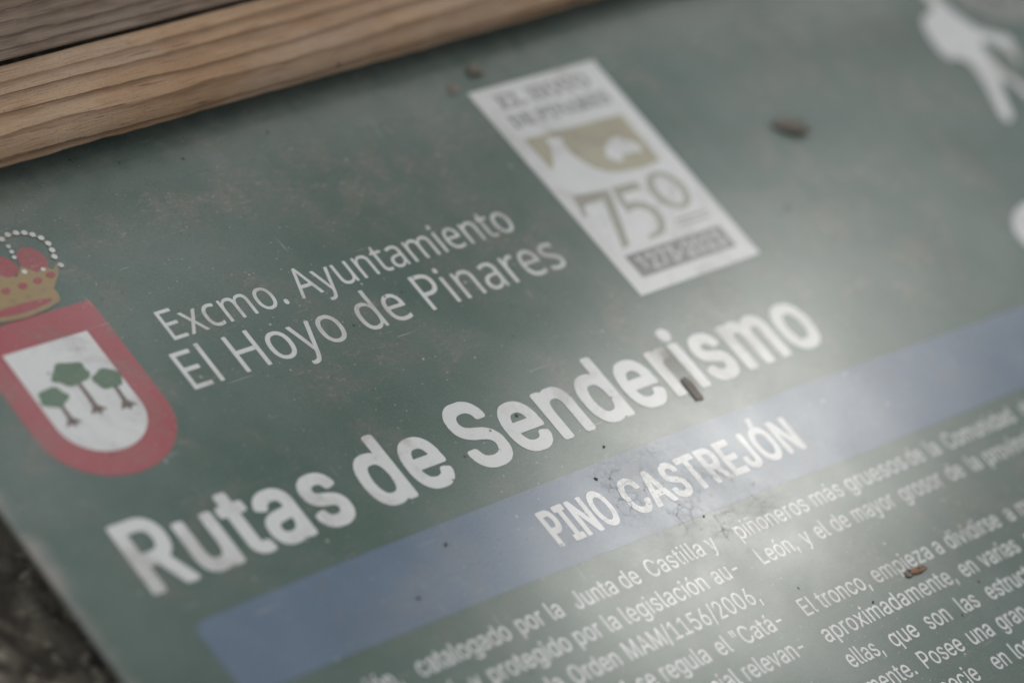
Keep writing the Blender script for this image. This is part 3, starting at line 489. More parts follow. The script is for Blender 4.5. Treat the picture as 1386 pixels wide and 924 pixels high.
    ',46,138,65,156,101,162,164,162,822,155,894,133,936,94,956,32,963,32,1000,487,1000,720,968,890,870,994,713,1028,500,896,125,501,0],[488,53,614,81,701,1'
    '64,753,305,770,503,700,839,490,951,443,946,417,930,404,898,400,845,400,158,404,106,417,74,443,58]],"E":[971,[31,0,31,37,97,44,137,65,158,105,165,171,1'
    '65,810,158,889,136,934,97,956,35,963,35,1000,876,1000,876,702,842,702,810,818,747,892,649,932,509,945,468,944,439,940,420,931,409,915,403,890,401,853,'
    '401,540,425,540,510,553,569,591,608,658,633,758,668,758,668,260,631,260,620,338,600,398,570,441,529,468,475,483,407,488,401,488,401,147,406,103,422,77'
    ',453,65,506,60,605,67,688,85,757,117,814,164,862,230,903,314,944,314,883,0]],"H":[1149,[34,0,34,38,98,48,137,69,157,110,164,177,164,832,157,892,136,93'
    '1,98,953,35,963,35,1000,531,1000,531,963,483,957,448,948,425,934,410,912,402,878,400,832,400,550,751,550,751,832,748,878,741,912,727,934,704,948,669,9'
    '57,619,963,619,1000,1114,1000,1114,963,1050,952,1012,931,993,894,987,832,987,177,993,114,1013,72,1051,48,1114,38,1114,0,619,0,619,38,683,47,723,67,744'
    ',107,751,177,751,485,400,485,400,177,406,110,426,69,466,48,531,38,531,0]],"I":[572,[29,0,29,38,93,50,134,71,157,107,165,165,165,850,159,906,139,939,98'
    ',956,29,963,29,1000,537,1000,537,963,471,956,430,939,408,906,401,850,401,170,404,129,412,97,427,74,452,58,489,46,540,38,540,0]],"L":[937,[34,0,34,38,9'
    '8,48,137,69,157,110,164,177,164,832,157,894,136,933,98,954,35,963,35,1000,549,1000,549,963,496,961,457,953,430,938,412,914,403,880,400,832,400,181,402'
    ',136,407,103,419,81,439,69,470,62,513,60,611,67,691,87,757,122,812,175,858,246,898,339,938,339,882,0]],"N":[1084,[885,-24,235,768,235,173,241,107,260,'
    '68,300,47,366,38,366,0,40,0,40,38,85,42,119,51,142,66,156,91,164,126,167,173,167,853,107,924,80,951,62,958,40,963,40,1000,344,1000,858,370,858,829,856'
    ',876,848,909,833,933,810,948,775,957,727,963,727,1000,1053,1000,1053,963,989,954,951,933,933,893,926,827,926,-24]],"O":[1153,[572,-24,467,-14,370,16,2'
    '83,64,207,127,145,204,99,294,70,393,60,500,70,607,99,706,145,795,208,872,285,936,374,984,474,1014,583,1024,688,1014,785,985,872,938,947,875,1009,799,1'
    '055,709,1085,609,1094,500,1085,393,1055,294,1008,204,945,127,869,64,779,16,680,-14],[581,27,770,145,833,500,816,705,763,853,680,943,571,973,382,855,31'
    '9,500,336,296,389,147,473,57]],"P":[917,[34,0,34,38,98,48,137,69,157,110,164,177,164,832,157,892,136,931,98,953,35,963,35,1000,469,1000,631,992,737,96'
    '6,805,927,855,873,888,807,898,729,875,616,805,527,690,470,531,451,400,451,400,177,406,110,426,69,466,48,531,38,531,0],[400,504,442,504,536,517,597,555'
    ',630,622,642,723,632,823,604,892,553,933,475,947,438,943,415,931,404,909,400,875]],"R":[1038,[34,0,34,38,98,48,137,69,157,110,164,177,164,832,157,892,'
    '136,931,98,953,35,963,35,1000,476,1000,670,984,807,935,889,853,916,735,860,582,692,491,948,111,972,79,993,56,1018,43,1050,38,1055,38,1055,0,743,0,442,'
    '466,400,466,400,177,406,110,426,69,466,48,531,38,531,0],[400,513,447,513,546,527,614,567,654,637,667,737,623,895,493,947,444,942,417,928,404,898,400,8'
    '47]],"S":[857,[94,-24,94,347,137,347,182,207,245,109,328,52,432,32,507,44,564,79,600,131,612,196,583,284,494,351,357,419,246,485,169,555,124,634,109,7'
    '29,119,812,147,884,193,943,253,987,325,1014,406,1024,452,1021,504,1013,560,1001,619,984,640,979,658,976,688,988,704,1024,745,1024,745,701,708,701,682,'
    '778,645,845,598,900,545,942,487,968,426,976,359,966,307,937,274,891,263,835,272,782,301,739,348,701,414,665,556,599,636,556,697,512,740,464,768,413,78'
    '4,356,789,292,778,204,744,127,690,64,617,17,527,-12,422,-22,385,-21,348,-17,312,-10,276,1,242,13,216,21,197,25,186,27,166,24,152,15,142,0,134,-24]],"T'
    '":[929,[202,0,202,38,269,46,312,68,335,110,342,177,342,951,327,951,223,935,143,886,89,806,63,698,24,698,24,1000,901,1000,901,696,864,696,783,888,590,9'
    '51,578,951,578,177,585,108,607,66,650,45,720,38,720,0]],"U":[1081,[544,-28,369,-5,251,63,183,178,161,341,161,832,154,892,133,931,95,953,32,963,32,1000'
    ',528,1000,528,963,480,957,445,948,421,934,406,912,399,878,397,832,397,307,409,193,446,113,510,65,603,49,797,124,861,350,861,830,854,891,833,930,791,95'
    '2,721,963,721,1000,1041,1000,1041,963,985,949,951,926,933,887,928,830,928,398,904,202,834,71,715,-3]],"Y":[935,[223,0,223,38,287,48,326,69,346,110,353'
    ',177,353,392,102,850,64,910,31,942,16,950,1,956,-14,959,-29,962,-29,1000,454,1000,454,962,429,962,393,959,366,949,348,934,342,914,347,890,360,860,546,'
    '496,732,804,757,855,765,895,738,945,655,962,647,962,647,1000,965,1000,965,962,929,952,898,932,870,902,841,860,588,447,588,177,595,110,615,69,654,48,72'
    '0,38,720,0]]}}'
)
GLYPHS = json.loads(GLYPH_DATA)


def glyph_run(font, text, u0, v0, cap, width=None, sx=None, space=0.36, slope=0.0):
    """contours (mm) of a line of text starting at (u0, v0) with the given cap height; stretched to width"""
    F = GLYPHS[font]
    pen, last = 0.0, 0.0
    raw = []
    first = None
    for ch in text:
        if ch == ' ':
            pen += space; continue
        g = F[ch]
        for c in g[1:]:
            pts = [(pen + c[i] / 1000.0, c[i + 1] / 1000.0) for i in range(0, len(c), 2)]
            mn = min(p[0] for p in pts); mxx = max(p[0] for p in pts)
            first = mn if first is None else min(first, mn)
            last = max(last, mxx)
            raw.append(pts)
        pen += g[0] / 1000.0
    if width: sx = width / ((last - first) * cap)
    out = []
    for pts in raw:
        out.append([(u0 + (x - first) * cap * sx, v0 + y * cap + slope * (x - first) * cap * sx) for x, y in pts])
    return out


def ellipse(cx, cy, rx, ry, n=40, a0=0.0, a1=360.0, rot=0.0):
    r = []
    full = abs(a1 - a0) >= 360
    for i in range(n if full else n + 1):
        t = math.radians(a0 + (a1 - a0) * i / n)
        x, y = rx * math.cos(t), ry * math.sin(t)
        c, s = math.cos(rot), math.sin(rot)
        r.append((cx + x * c - y * s, cy + x * s + y * c))
    return r


def stroke(pts, w0, w1=None):
    """a tapered ribbon outline along a polyline"""
    w1 = w0 if w1 is None else w1
    n = len(pts)
    L, R = [], []
    for i, (x, y) in enumerate(pts):
        a = pts[max(0, i - 1)]; b = pts[min(n - 1, i + 1)]
        dx, dy = b[0] - a[0], b[1] - a[1]
        d = math.hypot(dx, dy) or 1
        w = (w0 + (w1 - w0) * i / (n - 1)) / 2
        L.append((x - dy / d * w, y + dx / d * w)); R.append((x + dy / d * w, y - dx / d * w))
    return L + R[::-1]


def smooth_poly(pts, k=2):
    for _ in range(k):
        q = []
        n = len(pts)
        for i in range(n):
            a, b = pts[i], pts[(i + 1) % n]
            q += [(a[0] * .75 + b[0] * .25, a[1] * .75 + b[1] * .25), (a[0] * .25 + b[0] * .75, a[1] * .25 + b[1] * .75)]
        pts = q
    return pts


# ------------------------------------------------------------------ materials
class NT:
    def __init__(self, tree): self.t = tree

    def n(self, typ, **kw):
        nd = self.t.nodes.new(typ)
        for k, v in kw.items():
            if k.startswith('i_'): nd.inputs[k[2:].replace('_', ' ')].default_value = v
            else: setattr(nd, k, v)
        return nd

    def l(self, a, b): self.t.links.new(a, b)

    def val(self, x, sock):
        if isinstance(x, (int, float)): sock.default_value = x
        else: self.l(x, sock)

    def math(self, op, a, b=0.0, c=0.0, clamp=False):
        m = self.n('ShaderNodeMath', operation=op, use_clamp=clamp)
        self.val(a, m.inputs[0]); self.val(b, m.inputs[1]); self.val(c, m.inputs[2])
        return m.outputs[0]

    def noise(self, vec, scale, detail=4, rough=.55, dist=0.0):
        m = self.n('ShaderNodeTexNoise')
        m.inputs['Scale'].default_value = scale; m.inputs['Detail'].default_value = detail
        m.inputs['Roughness'].default_value = rough; m.inputs['Distortion'].default_value = dist
        self.l(vec, m.inputs['Vector'])
        return m.outputs['Fac']

    def ramp(self, x, a, b, lo=0.0, hi=1.0, smooth=True):
        m = self.n('ShaderNodeMapRange')
        if smooth: m.interpolation_type = 'SMOOTHSTEP'
        self.val(x, m.inputs['Value'])
        for k, v in (('From Min', a), ('From Max', b), ('To Min', lo), ('To Max', hi)): m.inputs[k].default_value = v
        return m.outputs['Result']

    def mix(self, fac, a, b):
        m = self.n('ShaderNodeMix', data_type='RGBA')
        self.val(fac, m.inputs['Factor'])
        for x, s in ((a, 'A'), (b, 'B')):
            if isinstance(x, tuple): m.inputs[s].default_value = x + ((1.0,) if len(x) == 3 else ())
            else: self.l(x, m.inputs[s])
        return m.outputs['Result']

    def mapping(self, vec, scale=(1, 1, 1), rot=(0, 0, 0), loc=(0, 0, 0)):
        m = self.n('ShaderNodeMapping')
        m.inputs['Scale'].default_value = scale; m.inputs['Rotation'].default_value = rot; m.inputs['Location'].default_value = loc
        self.l(vec, m.inputs['Vector'])
        return m.outputs['Vector']

    def blob(self, xyz, u, v, ru, rv):
        """soft spot around board point (u, v) mm"""
        x, y = xyz
        a = self.math('DIVIDE', self.math('SUBTRACT', x, u * MM), ru * MM)
        b = self.math('DIVIDE', self.math('SUBTRACT', y, v * MM), rv * MM)
        r2 = self.math('ADD', self.math('MULTIPLY', a, a), self.math('MULTIPLY', b, b))
        return self.math('EXPONENT', self.math('MULTIPLY', r2, -1.0))


def weathered_group():
    g = bpy.data.node_groups.new("weathered_print", 'ShaderNodeTree')
    g.interface.new_socket("Ink", in_out='INPUT', socket_type='NodeSocketColor')
    g.interface.new_socket("BSDF", in_out='OUTPUT', socket_type='NodeSocketShader')
    T = NT(g)
    gi = T.n('NodeGroupInput'); go = T.n('NodeGroupOutput')
    P = T.n('ShaderNodeTexCoord').outputs['Object']
    sep = T.n('ShaderNodeSeparateXYZ'); T.l(P, sep.inputs[0])
    xy = (sep.outputs['X'], sep.outputs['Y'])
    c = gi.outputs['Ink']
    # ink bleached unevenly
    fade = T.ramp(T.noise(P, 16, 5, .6), .3, .75, 0.0, 0.16)
    c = T.mix(fade, c, (0.42, 0.43, 0.42))
    # brownish grime in cloudy patches
    grime = T.math('MULTIPLY', T.ramp(T.noise(P, 42, 8, .68, .6), .48, .66), T.ramp(xy[1], -.050, -.020, .16, .34))
    g2 = T.math('ADD', T.blob(xy, 5, 62, 55, 20), T.math('ADD', T.blob(xy, -62, 70, 40, 10), T.math('ADD', T.blob(xy, 190, 75, 45, 25), T.math('ADD', T.blob(xy, 20, 24, 30, 14), T.math('MULTIPLY', T.math('ADD', T.blob(xy, 45, -100, 45, 14), T.blob(xy, 110, -90, 40, 18)), .55)))))
    g2 = T.math('MULTIPLY', g2, T.ramp(T.noise(P, 70, 6, .65, .5), .37, .66, .08, .55), clamp=True)
    dirty = T.math('MAXIMUM', grime, g2)
    c = T.mix(dirty, c, (0.165, 0.142, 0.115))
    # brown flecks and short scratches where the grime sits
    fl = T.ramp(T.noise(T.mapping(P, (1, 1.8, 1), (0, 0, .5)), 420, 6, .72, .5), .54, .66, 0, .55)
    c = T.mix(T.math('MULTIPLY', fl, T.ramp(dirty, .05, .40)), c, (0.285, 0.25, 0.215))
    fd = T.ramp(T.noise(P, 520, 5, .7), .56, .68, 0, .45)
    c = T.mix(T.math('MULTIPLY', fd, T.ramp(dirty, .02, .35, .25, 1.0)), c, (0.030, 0.040, 0.030))
    hs = T.noise(T.mapping(P, (.10, 2.2, 1), (0, 0, 1.15)), 420, 2, .5)
    hs = T.math('MULTIPLY', T.ramp(hs, .70, .74, 0, .45), T.ramp(T.noise(P, 30, 2), .46, .6))
    c = T.mix(hs, c, (0.40, 0.39, 0.37))
    hs2 = T.noise(T.mapping(P, (2.0, .12, 1), (0, 0, .35), (.3, .1, 0)), 380, 2, .5)
    hs2 = T.math('MULTIPLY', T.ramp(hs2, .71, .75, 0, .4), T.ramp(T.noise(P, 26, 2), .54, .44))
    c = T.mix(hs2, c, (0.38, 0.37, 0.35))
    # dust gathered along the left edge
    ed = T.ramp(T.math('ADD', xy[0], T.math('MULTIPLY', T.noise(P, 60, 4), .014)), -.147, -.155, 0, .75)
    ed = T.math('MULTIPLY', ed, T.ramp(sep.outputs['Z'], -.0013, -.0004))
    c = T.mix(ed, c, (0.31, 0.27, 0.255))
    rail_veil = T.math('MULTIPLY', T.ramp(T.math('ADD', xy[1], T.math('MULTIPLY', T.noise(P, 45, 4), .016)), .078, .100), T.ramp(T.noise(P, 130, 6, .7), .3, .7, .22, .55))  # pale veil painted below the rail, lightening its dark reflection in the panel
    c = T.mix(rail_veil, c, (0.20, 0.205, 0.19))
    # pale scuffs, stretched
    q = T.mapping(P, (1, 3.2, 1), (0, 0, .6))
    sc = T.ramp(T.noise(q, 95, 7, .7, .8), .62, .74, 0, .34)
    sc = T.math('MULTIPLY', sc, T.ramp(T.noise(P, 22, 2), .42, .6))
    c = T.mix(sc, c, (0.40, 0.36, 0.33))
    # fine grain of lodged dust
    gr = T.ramp(T.noise(P, 1500, 3, .7), .38, .78, 0, .13)
    c = T.mix(gr, c, (0.34, 0.33, 0.31))
    # specks
    def specks(scale, lim, share, seed):
        v = T.n('ShaderNodeTexVoronoi', feature='F1'); v.inputs['Scale'].default_value = scale
        T.l(T.mapping(P, loc=(seed, seed * .7, 0)), v.inputs['Vector'])
        s2 = T.n('ShaderNodeSeparateColor'); T.l(v.outputs['Color'], s2.inputs[0])
        d = T.math('ADD', v.outputs['Distance'], T.math('MULTIPLY', T.noise(P, scale * 6, 2), lim * .9))
        return T.math('MULTIPLY', T.ramp(d, lim * 1.6, lim * .9), T.math('LESS_THAN', s2.outputs[0], share))
    sp1 = specks(150, .075, .30, 3.1); sp2 = specks(60, .04, .22, 7.7)
    c = T.mix(T.math('MULTIPLY', sp1, .8), c, (0.035, 0.03, 0.025))
    c = T.mix(T.math('MULTIPLY', sp2, .75), c, (0.045, 0.035, 0.025))
    c = T.mix(T.math('MULTIPLY', specks(210, .10, .18, 1.3), .55), c, (0.55, 0.53, 0.50))
    c = T.mix(T.math('MULTIPLY', specks(420, .13, .30, 5.2), .6), c, (0.05, 0.045, 0.035))
    c = T.mix(T.math('MULTIPLY', specks(520, .13, .28, 9.1), .5), c, (0.45, 0.43, 0.40))
    # crazed, flaking lamination where the sun has cooked it
    zone = T.math('ADD', T.blob(xy, 8, -58, 22, 16), T.math('ADD', T.blob(xy, 24, -68, 16, 11), T.blob(xy, 2, -50, 12, 8)), clamp=True)
    w = T.n('ShaderNodeVectorMath', operation='SCALE'); w.inputs['Scale'].default_value = 0.0035
    nz = T.n('ShaderNodeTexNoise'); nz.inputs['Scale'].default_value = 160; nz.inputs['Detail'].default_value = 5
    T.l(P, nz.inputs['Vector']); T.l(nz.outputs['Color'], w.inputs[0])
    ad = T.n('ShaderNodeVectorMath', operation='ADD'); T.l(P, ad.inputs[0]); T.l(w.outputs[0], ad.inputs[1])
    vor = T.n('ShaderNodeTexVoronoi', feature='DISTANCE_TO_EDGE'); vor.inputs['Scale'].default_value = 150
    T.l(ad.outputs[0], vor.inputs['Vector'])
    gate = T.ramp(T.noise(P, 120, 4, .6), .42, .54)
    vo2 = T.n('ShaderNodeTexVoronoi', feature='DISTANCE_TO_EDGE'); vo2.inputs['Scale'].default_value = 420
    T.l(ad.outputs[0], vo2.inputs['Vector'])
    ck = T.math('MAXIMUM', T.ramp(vor.outputs['Distance'], .022, .003), T.math('MULTIPLY', T.ramp(vo2.outputs['Distance'], .05, .01), .45))
    crack = T.math('MULTIPLY', ck, T.math('MULTIPLY', zone, gate))
    c = T.mix(T.math('MULTIPLY', crack, .6), c, (0.05, 0.05, 0.05))
    flake = T.math('MULTIPLY', zone, T.ramp(T.noise(ad.outputs[0], 480, 6, .78), .50, .64, 0, .5))
    c = T.mix(flake, c, (0.30, 0.30, 0.31))
    smu = T.math('ADD', T.math('ADD', T.blob(xy, 27, -58, 7, 5), T.blob(xy, -6, -66, 7, 4)), T.blob(xy, 2, -47, 5, 4), clamp=True)
    smu = T.math('MULTIPLY', smu, T.ramp(T.noise(ad.outputs[0], 330, 7, .75), .42, .62, 0, .6))
    c = T.mix(smu, c, (0.16, 0.165, 0.185))
    pit = T.math('MULTIPLY', zone, T.math('MULTIPLY', specks(620, .20, .5, 4.4), .6))
    c = T.mix(pit, c, (0.06, 0.06, 0.06))
    # a dull smear between two letters
    sm = T.math('ADD', T.blob(xy, 40.5, -21, 2.6, 6.5), T.blob(xy, 42, -27, 2.2, 5.0), clamp=True)
    sm = T.math('MULTIPLY', sm, T.ramp(T.noise(P, 200, 4), .35, .6, .3, .8))
    c = T.mix(sm, c, (0.20, 0.18, 0.15))
    b = T.n('ShaderNodeBsdfPrincipled')
    T.l(c, b.inputs['Base Color'])
    rough = T.ramp(T.noise(P, 45, 6, .65), .3, .72, .155, .185)
    rough = T.math('ADD', rough, T.math('MULTIPLY', zone, .015))
    rough = T.math('ADD', rough, T.ramp(xy[1], .062, .088, 0, .16))
    T.l(rough, b.inputs['Roughness'])
    matte = T.math('MAXIMUM', T.math('MULTIPLY', crack, .7), T.math('MULTIPLY', T.math('MAXIMUM', T.math('MAXIMUM', sp1, sp2), T.math('MULTIPLY', pit, 1.6)), .9), clamp=True)
    matte = T.math('MAXIMUM', matte, T.math('MAXIMUM', T.math('MULTIPLY', flake, .7), T.math('MULTIPLY', sm, .8)))
    matte = T.math('MAXIMUM', matte, T.math('MULTIPLY', T.math('MULTIPLY', fd, T.ramp(dirty, .02, .35, .4, 1.0)), .8))
    T.l(T.math('MULTIPLY', T.math('SUBTRACT', 1.0, matte), .5), b.inputs['Specular IOR Level'])
    b.inputs['IOR'].default_value = 1.5
    # waviness of the sheet and fine texture
    bp = T.n('ShaderNodeBump'); bp.inputs['Strength'].default_value = 1.0; bp.inputs['Distance'].default_value = 0.001
    hgt = T.math('ADD', T.math('MULTIPLY', T.noise(P, 14, 2), .13), T.math('MULTIPLY', T.noise(P, 700, 4, .6), .006))
    hgt = T.math('ADD', hgt, T.math('MULTIPLY', T.math('ADD', crack, T.math('MULTIPLY', flake, .25)), -.0025))
    T.l(hgt, bp.inputs['Height']); T.l(bp.outputs[0], b.inputs['Normal'])
    T.l(b.outputs[0], go.inputs['BSDF'])
    return g


WG = weathered_group()


def print_mat(name, rgb):
    m = bpy.data.materials.new(name)
    m.use_nodes = True
    nt = m.node_tree; nt.nodes.clear()
    T = NT(nt)
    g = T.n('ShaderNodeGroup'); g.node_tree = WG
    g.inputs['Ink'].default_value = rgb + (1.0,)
    o = T.n('ShaderNodeOutputMaterial')
    T.l(g.outputs[0], o.inputs['Surface'])
    return m


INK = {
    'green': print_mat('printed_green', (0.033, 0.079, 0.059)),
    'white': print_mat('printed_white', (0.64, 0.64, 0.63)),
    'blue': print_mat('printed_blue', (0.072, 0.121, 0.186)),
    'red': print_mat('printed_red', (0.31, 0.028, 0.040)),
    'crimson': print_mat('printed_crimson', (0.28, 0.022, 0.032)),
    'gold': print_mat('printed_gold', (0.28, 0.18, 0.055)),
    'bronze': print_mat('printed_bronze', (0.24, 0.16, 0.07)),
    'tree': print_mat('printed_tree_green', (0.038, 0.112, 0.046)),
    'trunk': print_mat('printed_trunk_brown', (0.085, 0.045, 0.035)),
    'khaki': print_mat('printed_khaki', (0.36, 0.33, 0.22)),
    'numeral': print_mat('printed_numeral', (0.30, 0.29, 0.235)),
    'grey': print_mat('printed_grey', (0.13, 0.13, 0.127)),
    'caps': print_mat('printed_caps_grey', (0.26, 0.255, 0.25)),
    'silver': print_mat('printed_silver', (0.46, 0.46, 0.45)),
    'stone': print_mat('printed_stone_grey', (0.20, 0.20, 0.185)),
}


def wood_mat(name, light, mid, dark, freq, grey, seed, fine):
    m = bpy.data.materials.new(name)
    m.use_nodes = True
    nt = m.node_tree; nt.nodes.clear()
    T = NT(nt)
    out = T.n('ShaderNodeOutputMaterial'); b = T.n('ShaderNodeBsdfPrincipled')
    T.l(b.outputs[0], out.inputs['Surface'])
    P = T.n('ShaderNodeTexCoord').outputs['Object']
    P = T.mapping(P, loc=(seed, 0, 0))
    sep = T.n('ShaderNodeSeparateXYZ'); T.l(P, sep.inputs[0])
    long = T.mapping(P, (.09, 1, 1))
    wob = T.math('MULTIPLY', T.math('SUBTRACT', T.noise(long, 60, 3, .5), .5), .015)
    wob2 = T.math('MULTIPLY', T.math('SUBTRACT', T.noise(T.mapping(P, (.35, 1, 1)), 260, 4, .6), .5), .0016)
    t = T.math('ADD', T.math('ADD', sep.outputs['Y'], T.math('MULTIPLY', sep.outputs['Z'], .65)), T.math('ADD', wob, wob2))
    t = T.math('MULTIPLY', t, freq)
    t = T.math('ADD', t, T.math('MULTIPLY', T.math('SUBTRACT', T.noise(T.mapping(P, (.02, .5, .5)), 90, 2), .5), 1.6))
    fr = T.math('FRACT', t)
    idx = T.math('FLOOR', t)
    wn = T.n('ShaderNodeTexWhiteNoise', noise_dimensions='1D'); T.l(idx, wn.inputs['W'])
    late = T.math('POWER', T.ramp(fr, .25, .93, 0, 1, False), 2.6)
    late = T.math('MULTIPLY', late, T.ramp(fr, .995, .93, 0, 1))
    late = T.math('MULTIPLY', late, T.ramp(wn.outputs['Value'], 0, 1, .65, 1.0, False))
    c = T.mix(T.ramp(T.noise(P, 28, 4), .35, .68), light, mid)
    tan = T.math('MULTIPLY', T.ramp(fr, .35, .9, 0, .55), T.ramp(fr, .995, .95, 0, 1))
    c = T.mix(tan, c, tuple(x * .55 + y * .45 for x, y in zip(dark, light)))
    c = T.mix(T.math('MULTIPLY', late, .95), c, dark)
    # silvered by the weather between the late-wood lines
    gy = T.math('MULTIPLY', T.ramp(T.noise(T.mapping(P, (.3, 1, 1)), 70, 5, .6), .40, .65), grey)
    gy = T.math('MULTIPLY', gy, T.math('SUBTRACT', 1.0, late))
    c = T.mix(gy, c, (0.40, 0.32, 0.255))
    # fibres
    fib = T.noise(T.mapping(P, (.03, 1, 1)), 2600, 3, .7)
    c = T.mix(T.ramp(fib, .50, .74, 0, .62 * fine), c, dark)
    c = T.mix(T.ramp(fib, .46, .24, 0, .55), c, (0.42, 0.35, 0.285))
    chk = T.noise(T.mapping(P, (.05, 1, 1)), 900, 2, .5)
    c = T.mix(T.ramp(chk, .70, .74, 0, .7 * fine), c, (0.05, 0.035, 0.025))
    gr = T.noise(P, 2200, 3, .75)
    c = T.mix(T.ramp(gr, .52, .72, 0, .6), c, (0.12, 0.085, 0.06))
    # dirt specks
    v = T.n('ShaderNodeTexVoronoi', feature='F1'); v.inputs['Scale'].default_value = 95
    T.l(P, v.inputs['Vector'])
    s2 = T.n('ShaderNodeSeparateColor'); T.l(v.outputs['Color'], s2.inputs[0])
    sp = T.math('MULTIPLY', T.ramp(v.outputs['Distance'], .075, .045), T.math('LESS_THAN', s2.outputs[0], .24))
    c = T.mix(T.math('MULTIPLY', sp, .9), c, (0.03, 0.02, 0.015))
    T.l(c, b.inputs['Base Color'])
    b.inputs['Roughness'].default_value = .72
    b.inputs['Specular IOR Level'].default_value = .3
    bp = T.n('ShaderNodeBump'); bp.inputs['Strength'].default_value = .9; bp.inputs['Distance'].default_value = .0005
    h = T.math('ADD', T.math('MULTIPLY', fib, .6), T.math('MULTIPLY', late, .8))
    h = T.math('ADD', h, T.math('MULTIPLY', gr, .5))
    T.l(h, bp.inputs['Height']); T.l(bp.outputs[0], b.inputs['Normal'])
    return m


def rock_mat(name, a, b_, c_, scale, rnd=False):
    m = bpy.data.materials.new(name)
    m.use_nodes = True
    nt = m.node_tree; nt.nodes.clear()
    T = NT(nt)
    out = T.n('ShaderNodeOutputMaterial'); b = T.n('ShaderNodeBsdfPrincipled')
    T.l(b.outputs[0], out.inputs['Surface'])
    P = T.n('ShaderNodeTexCoord').outputs['Object']
    c = T.mix(T.ramp(T.noise(P, scale, 5, .6), .40, .62), a, b_)
    c = T.mix(T.ramp(T.noise(P, scale * 1.9, 5, .6), .54, .66), c, c_)
    if rnd:
        r = T.n('ShaderNodeNewGeometry').outputs['Random Per Island']
        c = T.mix(T.ramp(r, .45, .95, 0, .85), c, c_)
        c = T.mix(T.ramp(r, .35, 0, 0, .8), c, a)
    T.l(c, b.inputs['Base Color'])
    b.inputs['Roughness'].default_value = .85
    bp = T.n('ShaderNodeBump'); bp.inputs['Strength'].default_value = .6; bp.inputs['Distance'].default_value = .002
    T.l(T.noise(P, scale * 6, 5, .65), bp.inputs['Height']); T.l(bp.outputs[0], b.inputs['Normal'])
    return m


def plain_mat(name, a, b_, scale, rough=.7):
    m = bpy.data.materials.new(name)
    m.use_nodes = True
    T = NT(m.node_tree)
    b = m.node_tree.nodes['Principled BSDF']
    P = T.n('ShaderNodeTexCoord').outputs['Object']
    T.l(T.mix(T.ramp(T.noise(P, scale, 4), .38, .62), a, b_), b.inputs['Base Color'])
    b.inputs['Roughness'].default_value = rough
    return m


# ------------------------------------------------------------------ the setting: ground under the sign
def ground():
    rnd = random.Random(4)
    bm = bmesh.new()
    # fine near the visible corner, coarse further out
    def ticks(lo, hi, c0, c1, fine):
        t, x = [], lo
        while x < hi:
            t.append(x)
            d = 0 if c0 <= x <= c1 else min(abs(x - c0), abs(x - c1))
            x += fine + d * .35
        return t + [hi]
    X = ticks(-3.0, 3.0, -.26, -.14, .004)
    Y = ticks(-3.0, 3.0, -.16, .04, .004)
    from mathutils import noise
    vs = {}
    for i, x in enumerate(X):
        for j, y in enumerate(Y):
            z = -.026 + .012 * noise.noise(Vector((x * 22, y * 22, 1.3))) + .006 * noise.noise(Vector((x * 70, y * 70, 4.1)))
            vs[i, j] = bm.verts.new((x, y, min(z, -.020)))
    for i in range(len(X) - 1):
        for j in range(len(Y) - 1):
            bm.faces.new((vs[i, j], vs[i + 1, j], vs[i + 1, j + 1], vs[i, j + 1]))
    me = bpy.data.meshes.new("ground"); bm.to_mesh(me); bm.free(); smooth(me)
    o = link("ground", me, rock_mat('forest_soil', (0.09, 0.08, 0.065), (0.26, 0.235, 0.185), (0.46, 0.42, 0.34), 90))
    tag(o, kind='structure')


def gravel():
    rnd = random.Random(11)
    from mathutils import noise
    bm = bmesh.new()
    for k in range(520):
        x, y = rnd.uniform(-.34, -.163), rnd.uniform(-.26, .08)
        r = rnd.choice((.003, .004, .005, .006, .009, .012)) * rnd.uniform(.8, 1.25)
        z = -.024 + r * rnd.uniform(.0, .35)
        if x + r > -.163: continue
        res = bmesh.ops.create_icosphere(bm, subdivisions=2, radius=1.0)
        M = Matrix.Translation((x, y, z)) @ Matrix.Rotation(rnd.uniform(0, 6.28), 4, 'Z') @ Matrix.Rotation(rnd.uniform(-.4, .4), 4, 'X') @ Matrix.Diagonal((r * rnd.uniform(.9, 1.5), r * rnd.uniform(.7, 1.1), r * rnd.uniform(.45, .8), 1))
        off = Vector((rnd.uniform(0, 99), rnd.uniform(0, 99), 0))
        for v in res['verts']:
            n = v.co.copy()
            v.co = M @ (n * (1 + .35 * noise.noise(n * 1.4 + off)))
    me = bpy.data.meshes.new("gravel"); bm.to_mesh(me); bm.free(); smooth(me)
    o = link("gravel", me, rock_mat('gravel_stone', (0.07, 0.062, 0.05), (0.33, 0.29, 0.22), (0.66, 0.59, 0.46), 110, True))
    tag(o, 'mottled brown gravel and litter on the ground below the sign edge', 'gravel', kind='stuff')


ground()
gravel()

# ------------------------------------------------------------------ the information sign
sign = bpy.data.objects.new("information_sign", None)
COL.objects.link(sign)
tag(sign, 'weathered green information sign printed with a coat of arms, white lettering and a blue band', 'sign')

LEFT, RIGHT, TOP, BOTTOM = -160.0, 330.0, 126.0, -300.0


def rounded_box(x0, x1, y0, y1, z0, z1, r, name, mat, parent, seg=3, cuts=0):
    bm = bmesh.new()
    bmesh.ops.create_cube(bm, size=1)
    for v in bm.verts:
        v.co = ((x0 if v.co.x < 0 else x1) * MM, (y0 if v.co.y < 0 else y1) * MM, (z0 if v.co.z < 0 else z1) * MM)
    bmesh.ops.bevel(bm, geom=list(bm.edges), offset=r * MM, segments=seg, affect='EDGES', profile=.5)
    me = bpy.data.meshes.new(name); bm.to_mesh(me); bm.free()
    o = link(name, me, mat, parent)
    return o


